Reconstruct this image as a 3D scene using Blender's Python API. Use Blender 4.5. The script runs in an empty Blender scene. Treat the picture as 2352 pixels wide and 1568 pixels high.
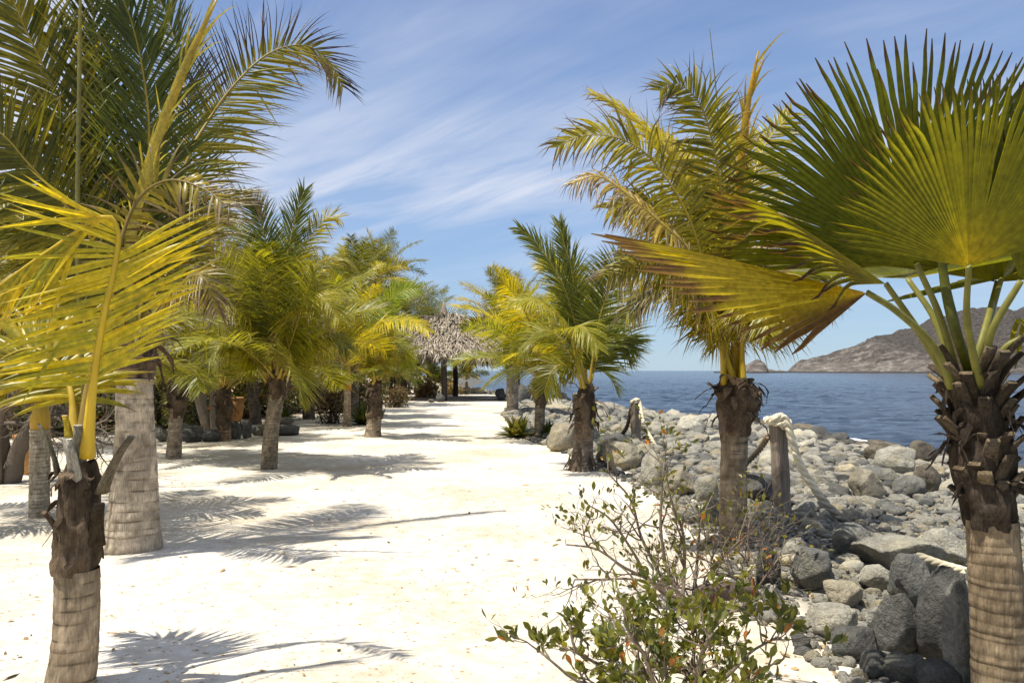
import bpy, bmesh, math, random
import numpy as np
from mathutils import Vector, Matrix

random.seed(7)
rng = np.random.default_rng(7)
scene = bpy.context.scene
COL = scene.collection
F, CX, HY, EYE = 1829.0, 1176.0, 851.0, 1.6          # lens and eye height, measured on the photograph
R_ = math.radians
A3 = lambda *v: np.array(v, float)

# ------------------------------------------------------------------ small maths
def unit(v):
    v = np.asarray(v, float)
    return v / (np.linalg.norm(v, axis=-1, keepdims=True) + 1e-12)

def sstep(x):
    x = np.clip(x, 0, 1)
    return x * x * (3 - 2 * x)

def _hash(ix, iy, iz, seed):
    n = (ix.astype(np.int64) * 374761393 + iy.astype(np.int64) * 668265263 + iz.astype(np.int64) * 1274126177 + seed * 974711) & 0x7fffffff
    n = ((n ^ (n >> 13)) * 1274126177) & 0x7fffffff
    n = (n ^ (n >> 16)) & 0xffffff
    return n / float(0xffffff)

def vnoise(p, seed=0):
    p = np.asarray(p, float)
    i = np.floor(p)
    f = p - i
    f = f * f * (3 - 2 * f)
    x, y, z = i[..., 0], i[..., 1], i[..., 2]
    out = 0
    for dx in (0, 1):
        wx = f[..., 0] if dx else 1 - f[..., 0]
        for dy in (0, 1):
            wy = f[..., 1] if dy else 1 - f[..., 1]
            for dz in (0, 1):
                wz = f[..., 2] if dz else 1 - f[..., 2]
                out = out + wx * wy * wz * _hash(x + dx, y + dy, z + dz, seed)
    return out * 2 - 1

def fbm(p, oct=4, seed=0, gain=.5):
    s, a, t = 0, 1.0, 0
    p = np.asarray(p, float)
    for k in range(oct):
        s = s + a * vnoise(p * (2 ** k) + 13.7 * k, seed + k)
        t += a
        a *= gain
    return s / t

def fbm2(x, y, oct=4, seed=0, gain=.5):
    return fbm(np.stack([x, y, np.zeros_like(x) + .37], -1), oct, seed, gain)

# ------------------------------------------------------------------ terrain
_ry = [-5, 4.0, 5.5, 7.7, 9.8, 12.2, 16.3, 18.4, 23, 29.6, 36, 41, 45, 52, 58, 70]
_rx = [2.3, 1.95, 1.72, 2.0, 2.05, 1.75, 1.15, .65, .15, -.2, .1, .5, .6, -.6, -4.5, -9]
_sy = [-5, 10, 22.9, 25.7, 36.8, 45, 60, 72, 80, 90, 110, 160]
_sx = [18, 16, 14.4, 13.2, 12.3, 8.8, 4.6, 2.5, -3, -11, -30, -70]
def x_rock(y): return np.interp(y, _ry, _rx)
def x_sea(y): return np.interp(y, _sy, _sx)
def x_bank(y): return np.interp(y, [0, 15, 30, 60, 100], [-22, -13.5, -7.6, -10.5, -24])

SEA = -1.2
def height(x, y, fine=True):
    x = np.asarray(x, float); y = np.asarray(y, float)
    xr, xs = x_rock(y) + .5, x_sea(y)
    xs = np.maximum(xs, xr + 1.5)
    t = (x - xr) / (xs - xr)
    h = np.where(t > 0, -1.2 * np.clip(t, 0, 4) ** 1.05, 0)
    h = np.maximum(h, -4)
    h = h + .05 * fbm2(x * .35, y * .35, 3, 5) * sstep((y - 1) / 4)
    q = (x_bank(y) - x) / 6.0
    h = h + 3.3 * sstep(q) + np.maximum(0, q - 1) * 1.2
    h = h + sstep((y - 52) / 20) * .35 * sstep((-2 - x) / 5)
    if fine:
        h = h + .016 * fbm2(x * 2.2, y * 2.2, 3, 9) + .008 * fbm2(x * 9, y * 9, 2, 19)
    return h

def P(px, py, d):
    return A3((px - CX) / F * d, d, EYE + (HY - py) / F * d)

def gdist(px, py):
    """depth of the ground seen at a pixel of the photograph"""
    d = EYE * F / max(py - HY, 3)
    for _ in range(12):
        h = float(height((px - CX) / F * d, d, False))
        d = .5 * d + .5 * (EYE - h) * F / max(py - HY, 3)
    return d

# ------------------------------------------------------------------ mesh building
class MB:
    def __init__(s):
        s.v, s.q, s.t, s.c, s.n, s.mq, s.mt = [], [], [], [], 0, [], []
    def add(s, V, Q=None, T=None, col=(1, 1, 1), m=0):
        V = np.asarray(V, float).reshape(-1, 3)
        c = np.asarray(col, float)
        if c.ndim == 1:
            c = np.tile(c[:3], (len(V), 1))
        s.v.append(V); s.c.append(c[:, :3])
        if Q is not None and len(Q):
            s.q.append(np.asarray(Q) + s.n); s.mq.append(np.full(len(Q), m))
        if T is not None and len(T):
            s.t.append(np.asarray(T) + s.n); s.mt.append(np.full(len(T), m))
        s.n += len(V)
    def mesh(s, name, org=(0, 0, 0), smooth=True):
        V = np.concatenate(s.v) - np.asarray(org, float)
        C = np.concatenate(s.c)
        me = bpy.data.meshes.new(name)
        nq = sum(len(a) for a in s.q); nt = sum(len(a) for a in s.t)
        idx = []
        if nq: idx.append(np.concatenate(s.q).ravel())
        if nt: idx.append(np.concatenate(s.t).ravel())
        idx = np.concatenate(idx)
        tot = np.concatenate([np.full(nq, 4), np.full(nt, 3)]).astype(np.int32)
        st = np.concatenate([[0], np.cumsum(tot)[:-1]]).astype(np.int32)
        me.vertices.add(len(V)); me.loops.add(len(idx)); me.polygons.add(len(tot))
        me.vertices.foreach_set('co', V.astype(np.float32).ravel())
        me.loops.foreach_set('vertex_index', idx.astype(np.int32))
        me.polygons.foreach_set('loop_start', st)
        mi = np.concatenate(s.mq + s.mt).astype(np.int32)
        me.polygons.foreach_set('material_index', mi)
        me.polygons.foreach_set('use_smooth', np.full(len(tot), bool(smooth)))
        a = me.attributes.new('Col', 'FLOAT_COLOR', 'POINT')
        a.data.foreach_set('color', np.concatenate([C, np.ones((len(C), 1))], 1).astype(np.float32).ravel())
        me.update(calc_edges=True)
        me.validate()
        return me
    def build(s, name, mats, parent=None, org=(0, 0, 0), smooth=True):
        me = s.mesh(name, org, smooth)
        for m in (mats if isinstance(mats, (list, tuple)) else [mats]):
            me.materials.append(m)
        o = bpy.data.objects.new(name, me)
        COL.objects.link(o)
        if parent is not None:
            o.parent = parent
        return o

def tag(o, label=None, cat=None, group=None, kind=None):
    if label: o['label'] = label
    if cat: o['category'] = cat
    if group: o['group'] = group
    if kind: o['kind'] = kind
    return o

def root(name, loc, label, cat, group=None):
    o = bpy.data.objects.new(name, None)
    o.empty_display_size = .2
    COL.objects.link(o)
    o.location = [float(c) for c in loc]
    return tag(o, label, cat, group)

def curve(pts, n):
    """Catmull-Rom through the points, n samples at equal arc length"""
    p = np.asarray(pts, float)
    if len(p) == 2:
        t = np.linspace(0, 1, n)[:, None]
        return p[0] * (1 - t) + p[1] * t
    q = np.vstack([2 * p[0] - p[1], p, 2 * p[-1] - p[-2]])
    out = []
    for i in range(1, len(q) - 2):
        t = np.linspace(0, 1, 24, endpoint=False)[:, None]
        a, b, c, d = q[i - 1], q[i], q[i + 1], q[i + 2]
        out.append(.5 * (2 * b + (c - a) * t + (2 * a - 5 * b + 4 * c - d) * t ** 2 + (3 * b - a - 3 * c + d) * t ** 3))
    out = np.vstack(out + [p[-1:]])
    s = np.concatenate([[0], np.cumsum(np.linalg.norm(np.diff(out, axis=0), axis=1))])
    u = np.linspace(0, s[-1], n)
    return np.stack([np.interp(u, s, out[:, k]) for k in range(3)], 1)

def frames(p, ref=None):
    T = np.gradient(p, axis=0)
    T = unit(T)
    if ref is None:
        ref = A3(.13, .31, 1) if abs(T[len(T) // 2][2]) < .9 else A3(1, .2, .1)
    S = unit(np.cross(T, ref))
    N = np.cross(S, T)
    return T, S, N

def tube(mb, pts, rad, sides=6, col=(1, 1, 1), flat=1.0, ref=None, m=0, cap=True):
    p = np.asarray(pts, float)
    n = len(p)
    rad = np.broadcast_to(np.asarray(rad, float), (n,)) if np.ndim(rad) < 2 else rad
    T, S, N = frames(p, ref)
    a = np.linspace(0, 2 * np.pi, sides, endpoint=False)
    V = p[:, None] + (S[:, None] * np.cos(a)[None, :, None] + N[:, None] * np.sin(a)[None, :, None] * flat) * (rad[:, None, None] if rad.ndim == 1 else rad[:, :, None])
    i = np.arange(n - 1)[:, None] * sides
    j = np.arange(sides)[None]
    k = (j + 1) % sides
    Q = np.stack([i + j, i + k, i + sides + k, i + sides + j], -1).reshape(-1, 4)
    V = V.reshape(-1, 3)
    c = np.asarray(col, float)
    if c.ndim == 2 and len(c) == n:
        c = np.repeat(c, sides, 0)
    Tq = None
    if cap:
        V = np.vstack([V, p[:1], p[-1:]])
        b, e = n * sides, n * sides + 1
        jj = np.arange(sides); kk = (jj + 1) % sides
        Tq = np.vstack([np.stack([kk, jj, np.full(sides, b)], 1), np.stack([(n - 1) * sides + jj, (n - 1) * sides + kk, np.full(sides, e)], 1)])
        if c.ndim == 2:
            c = np.vstack([c, c[:1], c[-1:]])
    mb.add(V, Q, Tq, c, m)

# ------------------------------------------------------------------ materials
def new_mat(name):
    m = bpy.data.materials.new(name)
    m.use_nodes = True
    nt = m.node_tree
    nt.nodes.clear()
    return m, nt, nt.nodes, nt.links

def nd(nt, t, **kw):
    n = nt.nodes.new(t)
    for k, v in kw.items():
        if k in n.inputs: n.inputs[k].default_value = v
        else: setattr(n, k, v)
    return n

def noise(nt, vec, scale, detail=4, rough=.55, dist=0.0):
    n = nd(nt, 'ShaderNodeTexNoise')
    n.inputs['Scale'].default_value = scale
    n.inputs['Detail'].default_value = detail
    n.inputs['Roughness'].default_value = rough
    n.inputs['Distortion'].default_value = dist
    if vec is not None: nt.links.new(vec, n.inputs['Vector'])
    return n.outputs['Fac']

def ramp(nt, fac, stops):
    r = nd(nt, 'ShaderNodeValToRGB')
    e = r.color_ramp.elements
    while len(e) < len(stops): e.new(.5)
    for k, (p, c) in enumerate(stops):
        e[k].position = p
        e[k].color = (*c, 1) if len(c) == 3 else c
    nt.links.new(fac, r.inputs['Fac'])
    return r.outputs['Color']

def mixc(nt, fac, a, b, mode='MIX'):
    n = nd(nt, 'ShaderNodeMix', data_type='RGBA', blend_type=mode)
    for s, v in ((0, fac), (6, a), (7, b)):
        if hasattr(v, 'is_output'): nt.links.new(v, n.inputs[s])
        elif s == 0: n.inputs[0].default_value = v
        else: n.inputs[s].default_value = (*v, 1)
    return n.outputs[2]

def mapping(nt, vec, scale=(1, 1, 1), rot=(0, 0, 0), loc=(0, 0, 0)):
    n = nd(nt, 'ShaderNodeMapping')
    n.inputs['Scale'].default_value = scale
    n.inputs['Rotation'].default_value = rot
    n.inputs['Location'].default_value = loc
    nt.links.new(vec, n.inputs['Vector'])
    return n.outputs['Vector']

def bump(nt, h, strength, dist):
    b = nd(nt, 'ShaderNodeBump')
    b.inputs['Strength'].default_value = strength
    b.inputs['Distance'].default_value = dist
    nt.links.new(h, b.inputs['Height'])
    return b.outputs['Normal']

def finish(nt, shader):
    o = nd(nt, 'ShaderNodeOutputMaterial')
    nt.links.new(shader, o.inputs['Surface'])

def principled(nt, col, rough=.8, normal=None, spec=.3, **kw):
    p = nd(nt, 'ShaderNodeBsdfPrincipled')
    if hasattr(col, 'is_output'): nt.links.new(col, p.inputs['Base Color'])
    else: p.inputs['Base Color'].default_value = (*col, 1)
    if hasattr(rough, 'is_output'): nt.links.new(rough, p.inputs['Roughness'])
    else: p.inputs['Roughness'].default_value = rough
    p.inputs['Specular IOR Level'].default_value = spec
    if normal is not None: nt.links.new(normal, p.inputs['Normal'])
    for k, v in kw.items(): p.inputs[k].default_value = v
    return p.outputs['BSDF']

def attr(nt): return nd(nt, 'ShaderNodeAttribute', attribute_name='Col').outputs['Color']
def objco(nt): return nd(nt, 'ShaderNodeTexCoord').outputs['Object']
def geoco(nt): return nd(nt, 'ShaderNodeNewGeometry').outputs['Position']

def leaf_material(name, transl=.45, rough=.36, spec=.45, boost=(2.0, 1.7, .5)):
    m, nt, N, L = new_mat(name)
    c = attr(nt)
    n = noise(nt, geoco(nt), 38, 3)
    n2 = noise(nt, geoco(nt), 4, 2)
    c = mixc(nt, 1.0, c, ramp(nt, n, [(.3, (.72, .74, .7)), (.7, (1.22, 1.18, 1.1))]), 'MULTIPLY')
    c = mixc(nt, 1.0, c, ramp(nt, n2, [(.3, (.82, .84, .8)), (.7, (1.15, 1.12, 1.1))]), 'MULTIPLY')
    p = principled(nt, c, rough, None, spec)
    t = nd(nt, 'ShaderNodeBsdfTranslucent')
    L.new(mixc(nt, 1.0, c, boost, 'MULTIPLY'), t.inputs['Color'])
    mx = nd(nt, 'ShaderNodeMixShader')
    mx.inputs[0].default_value = transl
    L.new(p, mx.inputs[1]); L.new(t.outputs[0], mx.inputs[2])
    finish(nt, mx.outputs[0])
    return m

def col_material(name, rough=.8, sc=30, lo=.7, hi=1.25, stretch=(1, 1, 1), bstr=.5, bdist=.01, spec=.2, sc2=None):
    m, nt, N, L = new_mat(name)
    g = mapping(nt, geoco(nt), stretch)
    n = noise(nt, g, sc, 5, .62)
    c = mixc(nt, 1.0, attr(nt), ramp(nt, n, [(.28, (lo, lo, lo)), (.72, (hi, hi, hi * .97))]), 'MULTIPLY')
    if sc2:
        n2 = noise(nt, geoco(nt), sc2, 4, .6)
        c = mixc(nt, 1.0, c, ramp(nt, n2, [(.32, (.66, .64, .6)), (.66, (1.2, 1.2, 1.18))]), 'MULTIPLY')
    finish(nt, principled(nt, c, rough, bump(nt, n, bstr, bdist), spec))
    return m

M = {}
M['leaf'] = leaf_material('palm_leaf')
M['fan'] = leaf_material('fan_leaf', .5, .4, .3, (2.3, 1.95, .45))
M['shrub_leaf'] = leaf_material('shrub_leaf', .3, .35, .45)
M['stem'] = col_material('leaf_stalk', .5, 25, .8, 1.15, (1, 1, .2), .15, .003, .35)
M['bark'] = col_material('palm_bark', .92, 60, .62, 1.3, (1.6, 1.6, .22), .9, .012, .12, 9)
M['fibre'] = col_material('husk_fibre', .95, 70, .5, 1.45, (1.5, 1.5, .3), 1.0, .012, .08, 14)
M['twig'] = col_material('twig_bark', .9, 90, .65, 1.3, (1, 1, .5), .6, .003, .1)
M['thatch'] = col_material('dry_thatch', .95, 18, .7, 1.25, (1, 1, .4), .5, .02, .08)
M['rope'] = col_material('rope_fibre', .95, 120, .7, 1.2, (1, 1, 1), .7, .004, .08)
M['clay'] = col_material('terracotta', .8, 20, .8, 1.15, (1, 1, 1), .3, .004, .2)
M['litter'] = col_material('dry_litter', .95, 40, .7, 1.3)
M['foam'] = col_material('sea_foam', .9, 6, .8, 1.1)

def post_material():
    m, nt, N, L = new_mat('weathered_wood')
    g = mapping(nt, objco(nt), (14, 14, .9))
    n = noise(nt, g, 3.0, 6, .65, .4)
    n2 = noise(nt, objco(nt), 3, 3)
    c = ramp(nt, n, [(.25, (.10, .08, .06)), (.5, (.24, .2, .16)), (.75, (.36, .32, .27))])
    c = mixc(nt, 1.0, c, ramp(nt, n2, [(.3, (.75, .72, .7)), (.7, (1.15, 1.12, 1.1))]), 'MULTIPLY')
    finish(nt, principled(nt, c, .9, bump(nt, n, .7, .01), .15))
    return m
M['post'] = post_material()

def rock_material(name, a, b, lichen, amt):
    m, nt, N, L = new_mat(name)
    tc = objco(nt)
    oi = nd(nt, 'ShaderNodeObjectInfo').outputs['Random']
    add = nd(nt, 'ShaderNodeVectorMath', operation='ADD')
    cb = nd(nt, 'ShaderNodeCombineXYZ')
    ml = nd(nt, 'ShaderNodeMath', operation='MULTIPLY'); ml.inputs[1].default_value = 37
    L.new(oi, ml.inputs[0]); L.new(ml.outputs[0], cb.inputs[0]); L.new(ml.outputs[0], cb.inputs[1])
    L.new(geoco(nt), add.inputs[0]); L.new(cb.outputs[0], add.inputs[1])
    v = add.outputs[0]
    n1 = noise(nt, v, 7, 7, .68)
    n2 = noise(nt, v, 3.2, 3, .6, .6)
    n3 = noise(nt, v, 42, 4, .7)
    c = ramp(nt, n1, [(.28, a), (.5, tuple((x + y) / 2 for x, y in zip(a, b))), (.74, b)])
    lf = ramp(nt, n2, [(.5, (0, 0, 0)), (.66, (amt, amt, amt))])
    c = mixc(nt, lf, c, lichen)
    c = mixc(nt, 1.0, c, ramp(nt, n3, [(.3, (.68, .68, .68)), (.65, (1.2, 1.2, 1.2))]), 'MULTIPLY')
    sc = ramp(nt, oi, [(0, (.72, .72, .73)), (1, (1.18, 1.16, 1.12))])
    c = mixc(nt, 1.0, c, sc, 'MULTIPLY')
    hsum = nd(nt, 'ShaderNodeMath', operation='MULTIPLY_ADD'); hsum.inputs[1].default_value = .35
    L.new(n3, hsum.inputs[0]); L.new(n1, hsum.inputs[2])
    finish(nt, principled(nt, c, .9, bump(nt, hsum.outputs[0], 1.0, .075), .2))
    return m
ROCK = {
    'pale grey': rock_material('pale_rock', (.215, .203, .17), (.50, .475, .395), (.48, .43, .29), .6),
    'sandy grey': rock_material('sandy_rock', (.23, .205, .155), (.48, .43, .32), (.5, .41, .22), .7),
    'mid grey': rock_material('mid_rock', (.105, .105, .097), (.25, .245, .22), (.30, .28, .20), .45),
    'dark grey': rock_material('dark_rock', (.056, .056, .053), (.155, .152, .142), (.17, .17, .14), .35),
    'brown': rock_material('brown_rock', (.07, .06, .048), (.20, .17, .13), (.25, .22, .15), .5),
}

def sand_material():
    m, nt, N, L = new_mat('sand')
    g = geoco(nt)
    n1 = noise(nt, g, .55, 5, .6)
    n2 = noise(nt, g, 7, 6, .65)
    n3 = noise(nt, g, 150, 3, .7)
    c = ramp(nt, n1, [(.33, (.49, .43, .335)), (.58, (.655, .615, .54))])
    c = mixc(nt, 1.0, c, ramp(nt, n2, [(.3, (.80, .76, .68)), (.6, (1.06, 1.06, 1.06))]), 'MULTIPLY')
    c = mixc(nt, 1.0, c, ramp(nt, n3, [(.28, (.74, .7, .62)), (.5, (1.03, 1.03, 1.03))]), 'MULTIPLY')
    spk = ramp(nt, noise(nt, g, 26, 2, .5), [(.64, (1, 1, 1)), (.72, (.52, .4, .25))])
    c = mixc(nt, 1.0, c, spk, 'MULTIPLY')
    sp = nd(nt, 'ShaderNodeSeparateColor'); L.new(attr(nt), sp.inputs[0])
    grav = ramp(nt, noise(nt, g, 9, 6, .7), [(.3, (.06, .057, .05)), (.55, (.2, .19, .165)), (.75, (.4, .37, .31))])
    soil = ramp(nt, noise(nt, g, 3, 6, .7), [(.3, (.08, .055, .035)), (.55, (.2, .14, .09)), (.75, (.33, .25, .17))])
    c = mixc(nt, sp.outputs[0], c, grav)
    c = mixc(nt, sp.outputs[1], c, soil)
    hs = nd(nt, 'ShaderNodeMath', operation='MULTIPLY_ADD'); hs.inputs[1].default_value = .12
    L.new(n3, hs.inputs[0]); L.new(n2, hs.inputs[2])
    finish(nt, principled(nt, c, .95, bump(nt, hs.outputs[0], .8, .03), .12))
    return m
M['sand'] = sand_material()

def sea_material():
    m, nt, N, L = new_mat('sea_water')
    g = geoco(nt)
    w1 = noise(nt, mapping(nt, g, (.5, 1.0, 1), (0, 0, .35)), .9, 6, .62, .3)
    w2 = noise(nt, mapping(nt, g, (.02, .09, 1), (0, 0, .1)), .6, 4, .6)
    w3 = noise(nt, mapping(nt, g, (.6, 1.0, 1), (0, 0, -.3)), .22, 5, .6)
    c = ramp(nt, w2, [(.35, (.010, .019, .033)), (.65, (.024, .040, .060))])
    hs = nd(nt, 'ShaderNodeMath', operation='MULTIPLY_ADD'); hs.inputs[1].default_value = 1.6
    L.new(w3, hs.inputs[0]); L.new(w1, hs.inputs[2])
    finish(nt, principled(nt, c, .16, bump(nt, hs.outputs[0], .9, .32), .5, IOR=1.33))
    return m
M['sea'] = sea_material()

def hill_material():
    m, nt, N, L = new_mat('headland')
    g = geoco(nt)
    n1 = noise(nt, g, .22, 6, .7)
    n2 = noise(nt, mapping(nt, g, (1, 1, 1.6)), .05, 6, .7)
    scrub = ramp(nt, n1, [(.3, (.028, .026, .024)), (.5, (.07, .062, .056)), (.72, (.13, .115, .102))])
    rk = ramp(nt, noise(nt, g, .09, 8, .75), [(.3, (.05, .045, .04)), (.5, (.14, .122, .105)), (.72, (.36, .32, .28))])
    sp = nd(nt, 'ShaderNodeSeparateColor'); L.new(attr(nt), sp.inputs[0])
    ad = nd(nt, 'ShaderNodeMath', operation='ADD'); L.new(sp.outputs[0], ad.inputs[0]); L.new(n2, ad.inputs[1])
    f = ramp(nt, ad.outputs[0], [(.86, (0, 0, 0)), (1.0, (1, 1, 1))])
    c = mixc(nt, f, scrub, rk)
    c = mixc(nt, sp.outputs[1], c, (.05, .048, .045))
    finish(nt, principled(nt, c, .95, bump(nt, n1, 1.0, 4.0), .1))
    return m
M['hill'] = hill_material()
# ------------------------------------------------------------------ ground, sea, hills
def grid_mesh(name, X, Y, Z, mat, col=None, smooth=True):
    mb = MB()
    ny, nx = X.shape
    i = np.arange(ny - 1)[:, None] * nx
    j = np.arange(nx - 1)[None]
    Q = np.stack([i + j, i + j + 1, i + nx + j + 1, i + nx + j], -1).reshape(-1, 4)
    mb.add(np.stack([X, Y, Z], -1).reshape(-1, 3), Q, None, (0, 0, 0) if col is None else col.reshape(-1, 3))
    return mb.build(name, mat, smooth=smooth)

def axis(lo, hi, c, fine, g):
    out = [c]; s = fine
    while out[-1] < hi: out.append(out[-1] + s); s *= g
    a = [c]; s = fine
    while a[-1] > lo: a.append(a[-1] - s); s *= g
    return np.array(sorted(set(a[1:] + out)))

gx = axis(-420, 60, 0, .045, 1.016)
gy = axis(-6, 190, 4.5, .045, 1.012)
GX, GY = np.meshgrid(gx, gy)
GZ = height(GX, GY)
xr = x_rock(GY)
rocky = sstep((GX - xr + .35 * fbm2(GX * 1.3, GY * 1.3, 4, 3)) / .55)
soil = sstep((x_bank(GY) - GX + 1.2 + 2.0 * fbm2(GX * .6, GY * .6, 4, 33)) / 1.6) * (1 - rocky)
soil = np.maximum(soil, .75 * sstep((fbm2(GX * .5, GY * .5, 4, 41) * 2 + (GY - 36) / 12 + (-5.5 - GX) / 5 - 1.6)) * (1 - rocky))
grid_mesh('sand_ground', GX, GY, GZ, M['sand'], np.stack([rocky, soil, 0 * soil], -1))['kind'] = 'structure'

# the sea: one sheet with real waves near the shore
dy = np.concatenate([-30 + np.arange(0, 38, 2.0), 8 * 1.0068 ** np.arange(0, 620), 8 * 1.0068 ** 620 * 1.12 ** np.arange(1, 48)])
ang = np.tan(np.linspace(-R_(48), R_(48), 420))
SX = ang[None] * np.maximum(dy, 14)[:, None] * 1.05
SY = np.repeat(dy[:, None], len(ang), 1)
amp = .15 * sstep(1.3 - dy / 420)[:, None]
w = fbm2(SX * .22 + SY * .05, SY * .42, 4, 61, .55) * 1.3
w = 1 - 2 * np.abs(w)
w2 = fbm2(SX * .7, SY * 1.3, 3, 71)
SZ = SEA + amp * (w * .8 + w2 * .9)
so = grid_mesh('sea', SX, SY, SZ, M['sea'])
so['kind'] = 'structure'

def headland(name, prof, d0, depth, seed, rockf, n=520, m=90, back=1.0):
    """a ridge rising from the sea: silhouette prof (photo pixels) at distance d0, with slopes of real depth before and behind it"""
    px = np.linspace(prof[0][0], prof[-1][0], n)
    py = np.interp(px, [p[0] for p in prof], [p[1] for p in prof])
    H = np.maximum((HY - py) / F * d0 + EYE - SEA, 0)
    X = (px - CX) / F * d0
    v = np.linspace(-1, 1, m)
    YY = d0 + np.where(v > 0, v * depth * .18, v * depth)[:, None] * (.35 + .65 * sstep(H / (H.max() + 1e-6)))[None]
    XX = X[None] * (YY / d0) ** .8
    env = (1 - np.abs(v) ** 1.25)[:, None]
    ns = fbm2(XX / 34., YY / 34., 6, seed, .58)
    Z = H[None] * env * (1 + .28 * ns * (1 - env * .75)) + ns * np.minimum(H[None], 14) * .45 * np.sqrt(np.clip(env, 0, 1)) + SEA
    Z = np.where(env < .012, SEA - 3, Z)
    hh = (Z - SEA)
    rk = rockf(XX, hh)
    wet = sstep(1.6 - hh / 1.6)
    return grid_mesh(name, XX, YY, Z, M['hill'], np.stack([rk, wet, 0 * rk], -1))

D0 = 1150.0
prof = [(1808, 853), (1815, 847), (1826, 838), (1840, 828), (1862, 823), (1880, 818), (1900, 814), (1918, 808), (1940, 800), (1962, 797), (1985, 783), (1992, 775), (2010, 772),
        (2040, 768), (2060, 760), (2100, 752), (2125, 741), (2140, 735), (2175, 729), (2200, 722), (2230, 716), (2262, 712), (2300, 708), (2352, 707), (2450, 700), (2600, 680), (2800, 690), (3000, 740), (3200, 853)]
h1 = headland('hills', prof, D0, 330, 5, lambda X, hh: np.where(X < (1985 - CX) / F * D0, .43, 0) + .47 * sstep(1.3 - hh / 13) , n=900, m=110)
h1['kind'] = 'structure'
prof2 = [(1640, 853), (1690, 851), (1700, 846), (1712, 838), (1722, 832), (1738, 827), (1748, 829), (1757, 835), (1762, 846), (1775, 848), (1784, 850), (1795, 848.5), (1812, 853)]
h2 = headland('hill', prof2, 1010., 60, 15, lambda X, hh: .5 + 0 * X, n=240, m=60)
h2['kind'] = 'structure'

# ------------------------------------------------------------------ sky, sun, camera
EL = R_(69)
HS = unit(A3(-.88, -.47, 0))                       # horizontal direction towards the sun
sunv = HS * math.cos(EL) + A3(0, 0, math.sin(EL))
sl = bpy.data.lights.new('sun', 'SUN')
sl.energy = 4.3; sl.angle = R_(.53); sl.color = (1, .945, .84)
so_ = bpy.data.objects.new('sun', sl); COL.objects.link(so_)
so_.rotation_euler = Vector(-sunv).to_track_quat('-Z', 'Y').to_euler()

wd = bpy.data.worlds.new('World'); scene.world = wd
wd.use_nodes = True
nt = wd.node_tree; nt.nodes.clear()
sky = nd(nt, 'ShaderNodeTexSky', sky_type='NISHITA')
sky.sun_disc = False; sky.sun_elevation = EL; sky.sun_rotation = math.atan2(HS[0], HS[1])
sky.altitude = 0; sky.air_density = 1.0; sky.dust_density = .25; sky.ozone_density = 3.0
tc = nd(nt, 'ShaderNodeTexCoord')
sep = nd(nt, 'ShaderNodeSeparateXYZ'); nt.links.new(tc.outputs['Generated'], sep.inputs[0])
zz = nd(nt, 'ShaderNodeMath', operation='MAXIMUM'); zz.inputs[1].default_value = 0; nt.links.new(sep.outputs[2], zz.inputs[0])
za = nd(nt, 'ShaderNodeMath', operation='ADD'); za.inputs[1].default_value = .10; nt.links.new(zz.outputs[0], za.inputs[0])
dx = nd(nt, 'ShaderNodeMath', operation='DIVIDE'); nt.links.new(sep.outputs[0], dx.inputs[0]); nt.links.new(za.outputs[0], dx.inputs[1])
dyn = nd(nt, 'ShaderNodeMath', operation='DIVIDE'); nt.links.new(sep.outputs[1], dyn.inputs[0]); nt.links.new(za.outputs[0], dyn.inputs[1])
cb = nd(nt, 'ShaderNodeCombineXYZ'); nt.links.new(dx.outputs[0], cb.inputs[0]); nt.links.new(dyn.outputs[0], cb.inputs[1])
rot = mapping(nt, cb.outputs[0], (1, 1, 1), (0, 0, R_(44)))
streak = noise(nt, mapping(nt, rot, (.55, 2.3, 1), (0, 0, 0), (3.1, 1.3, 0)), 1.1, 9, .6, .55)
broad = noise(nt, mapping(nt, rot, (.5, 1.2, 1), (0, 0, 0), (7.3, 2.45, 0)), .8, 4, .5, .3)
s1 = ramp(nt, streak, [(.37, (0, 0, 0)), (.67, (1, 1, 1))])
b1 = ramp(nt, broad, [(.30, (0, 0, 0)), (.56, (1, 1, 1))])
cl = nd(nt, 'ShaderNodeMath', operation='MULTIPLY'); nt.links.new(s1, cl.inputs[0]); nt.links.new(b1, cl.inputs[1])
veil = nd(nt, 'ShaderNodeMath', operation='MULTIPLY_ADD'); veil.inputs[1].default_value = .16
nt.links.new(b1, veil.inputs[0]); nt.links.new(cl.outputs[0], veil.inputs[2])
lowf = nd(nt, 'ShaderNodeMapRange'); lowf.inputs[1].default_value = .03; lowf.inputs[2].default_value = .22
nt.links.new(sep.outputs[2], lowf.inputs[0])
cm = nd(nt, 'ShaderNodeMath', operation='MULTIPLY'); nt.links.new(veil.outputs[0], cm.inputs[0]); nt.links.new(lowf.outputs[0], cm.inputs[1])
cmx = nd(nt, 'ShaderNodeMath', operation='MULTIPLY'); cmx.inputs[1].default_value = .95; nt.links.new(cm.outputs[0], cmx.inputs[0])
grad = ramp(nt, sep.outputs[2], [(0, (2.4, 3.5, 4.55)), (.06, (2.05, 3.2, 4.6)), (.18, (1.65, 2.7, 4.55)), (.45, (1.0, 1.68, 3.45)), (1, (.65, 1.2, 2.8))])
tinted = mixc(nt, .8, sky.outputs[0], grad)
skyc = mixc(nt, cmx.outputs[0], tinted, (4.5, 4.8, 5.6))
bg = nd(nt, 'ShaderNodeBackground'); bg.inputs['Strength'].default_value = .1
nt.links.new(skyc, bg.inputs['Color'])
ow = nd(nt, 'ShaderNodeOutputWorld'); nt.links.new(bg.outputs[0], ow.inputs['Surface'])

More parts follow.
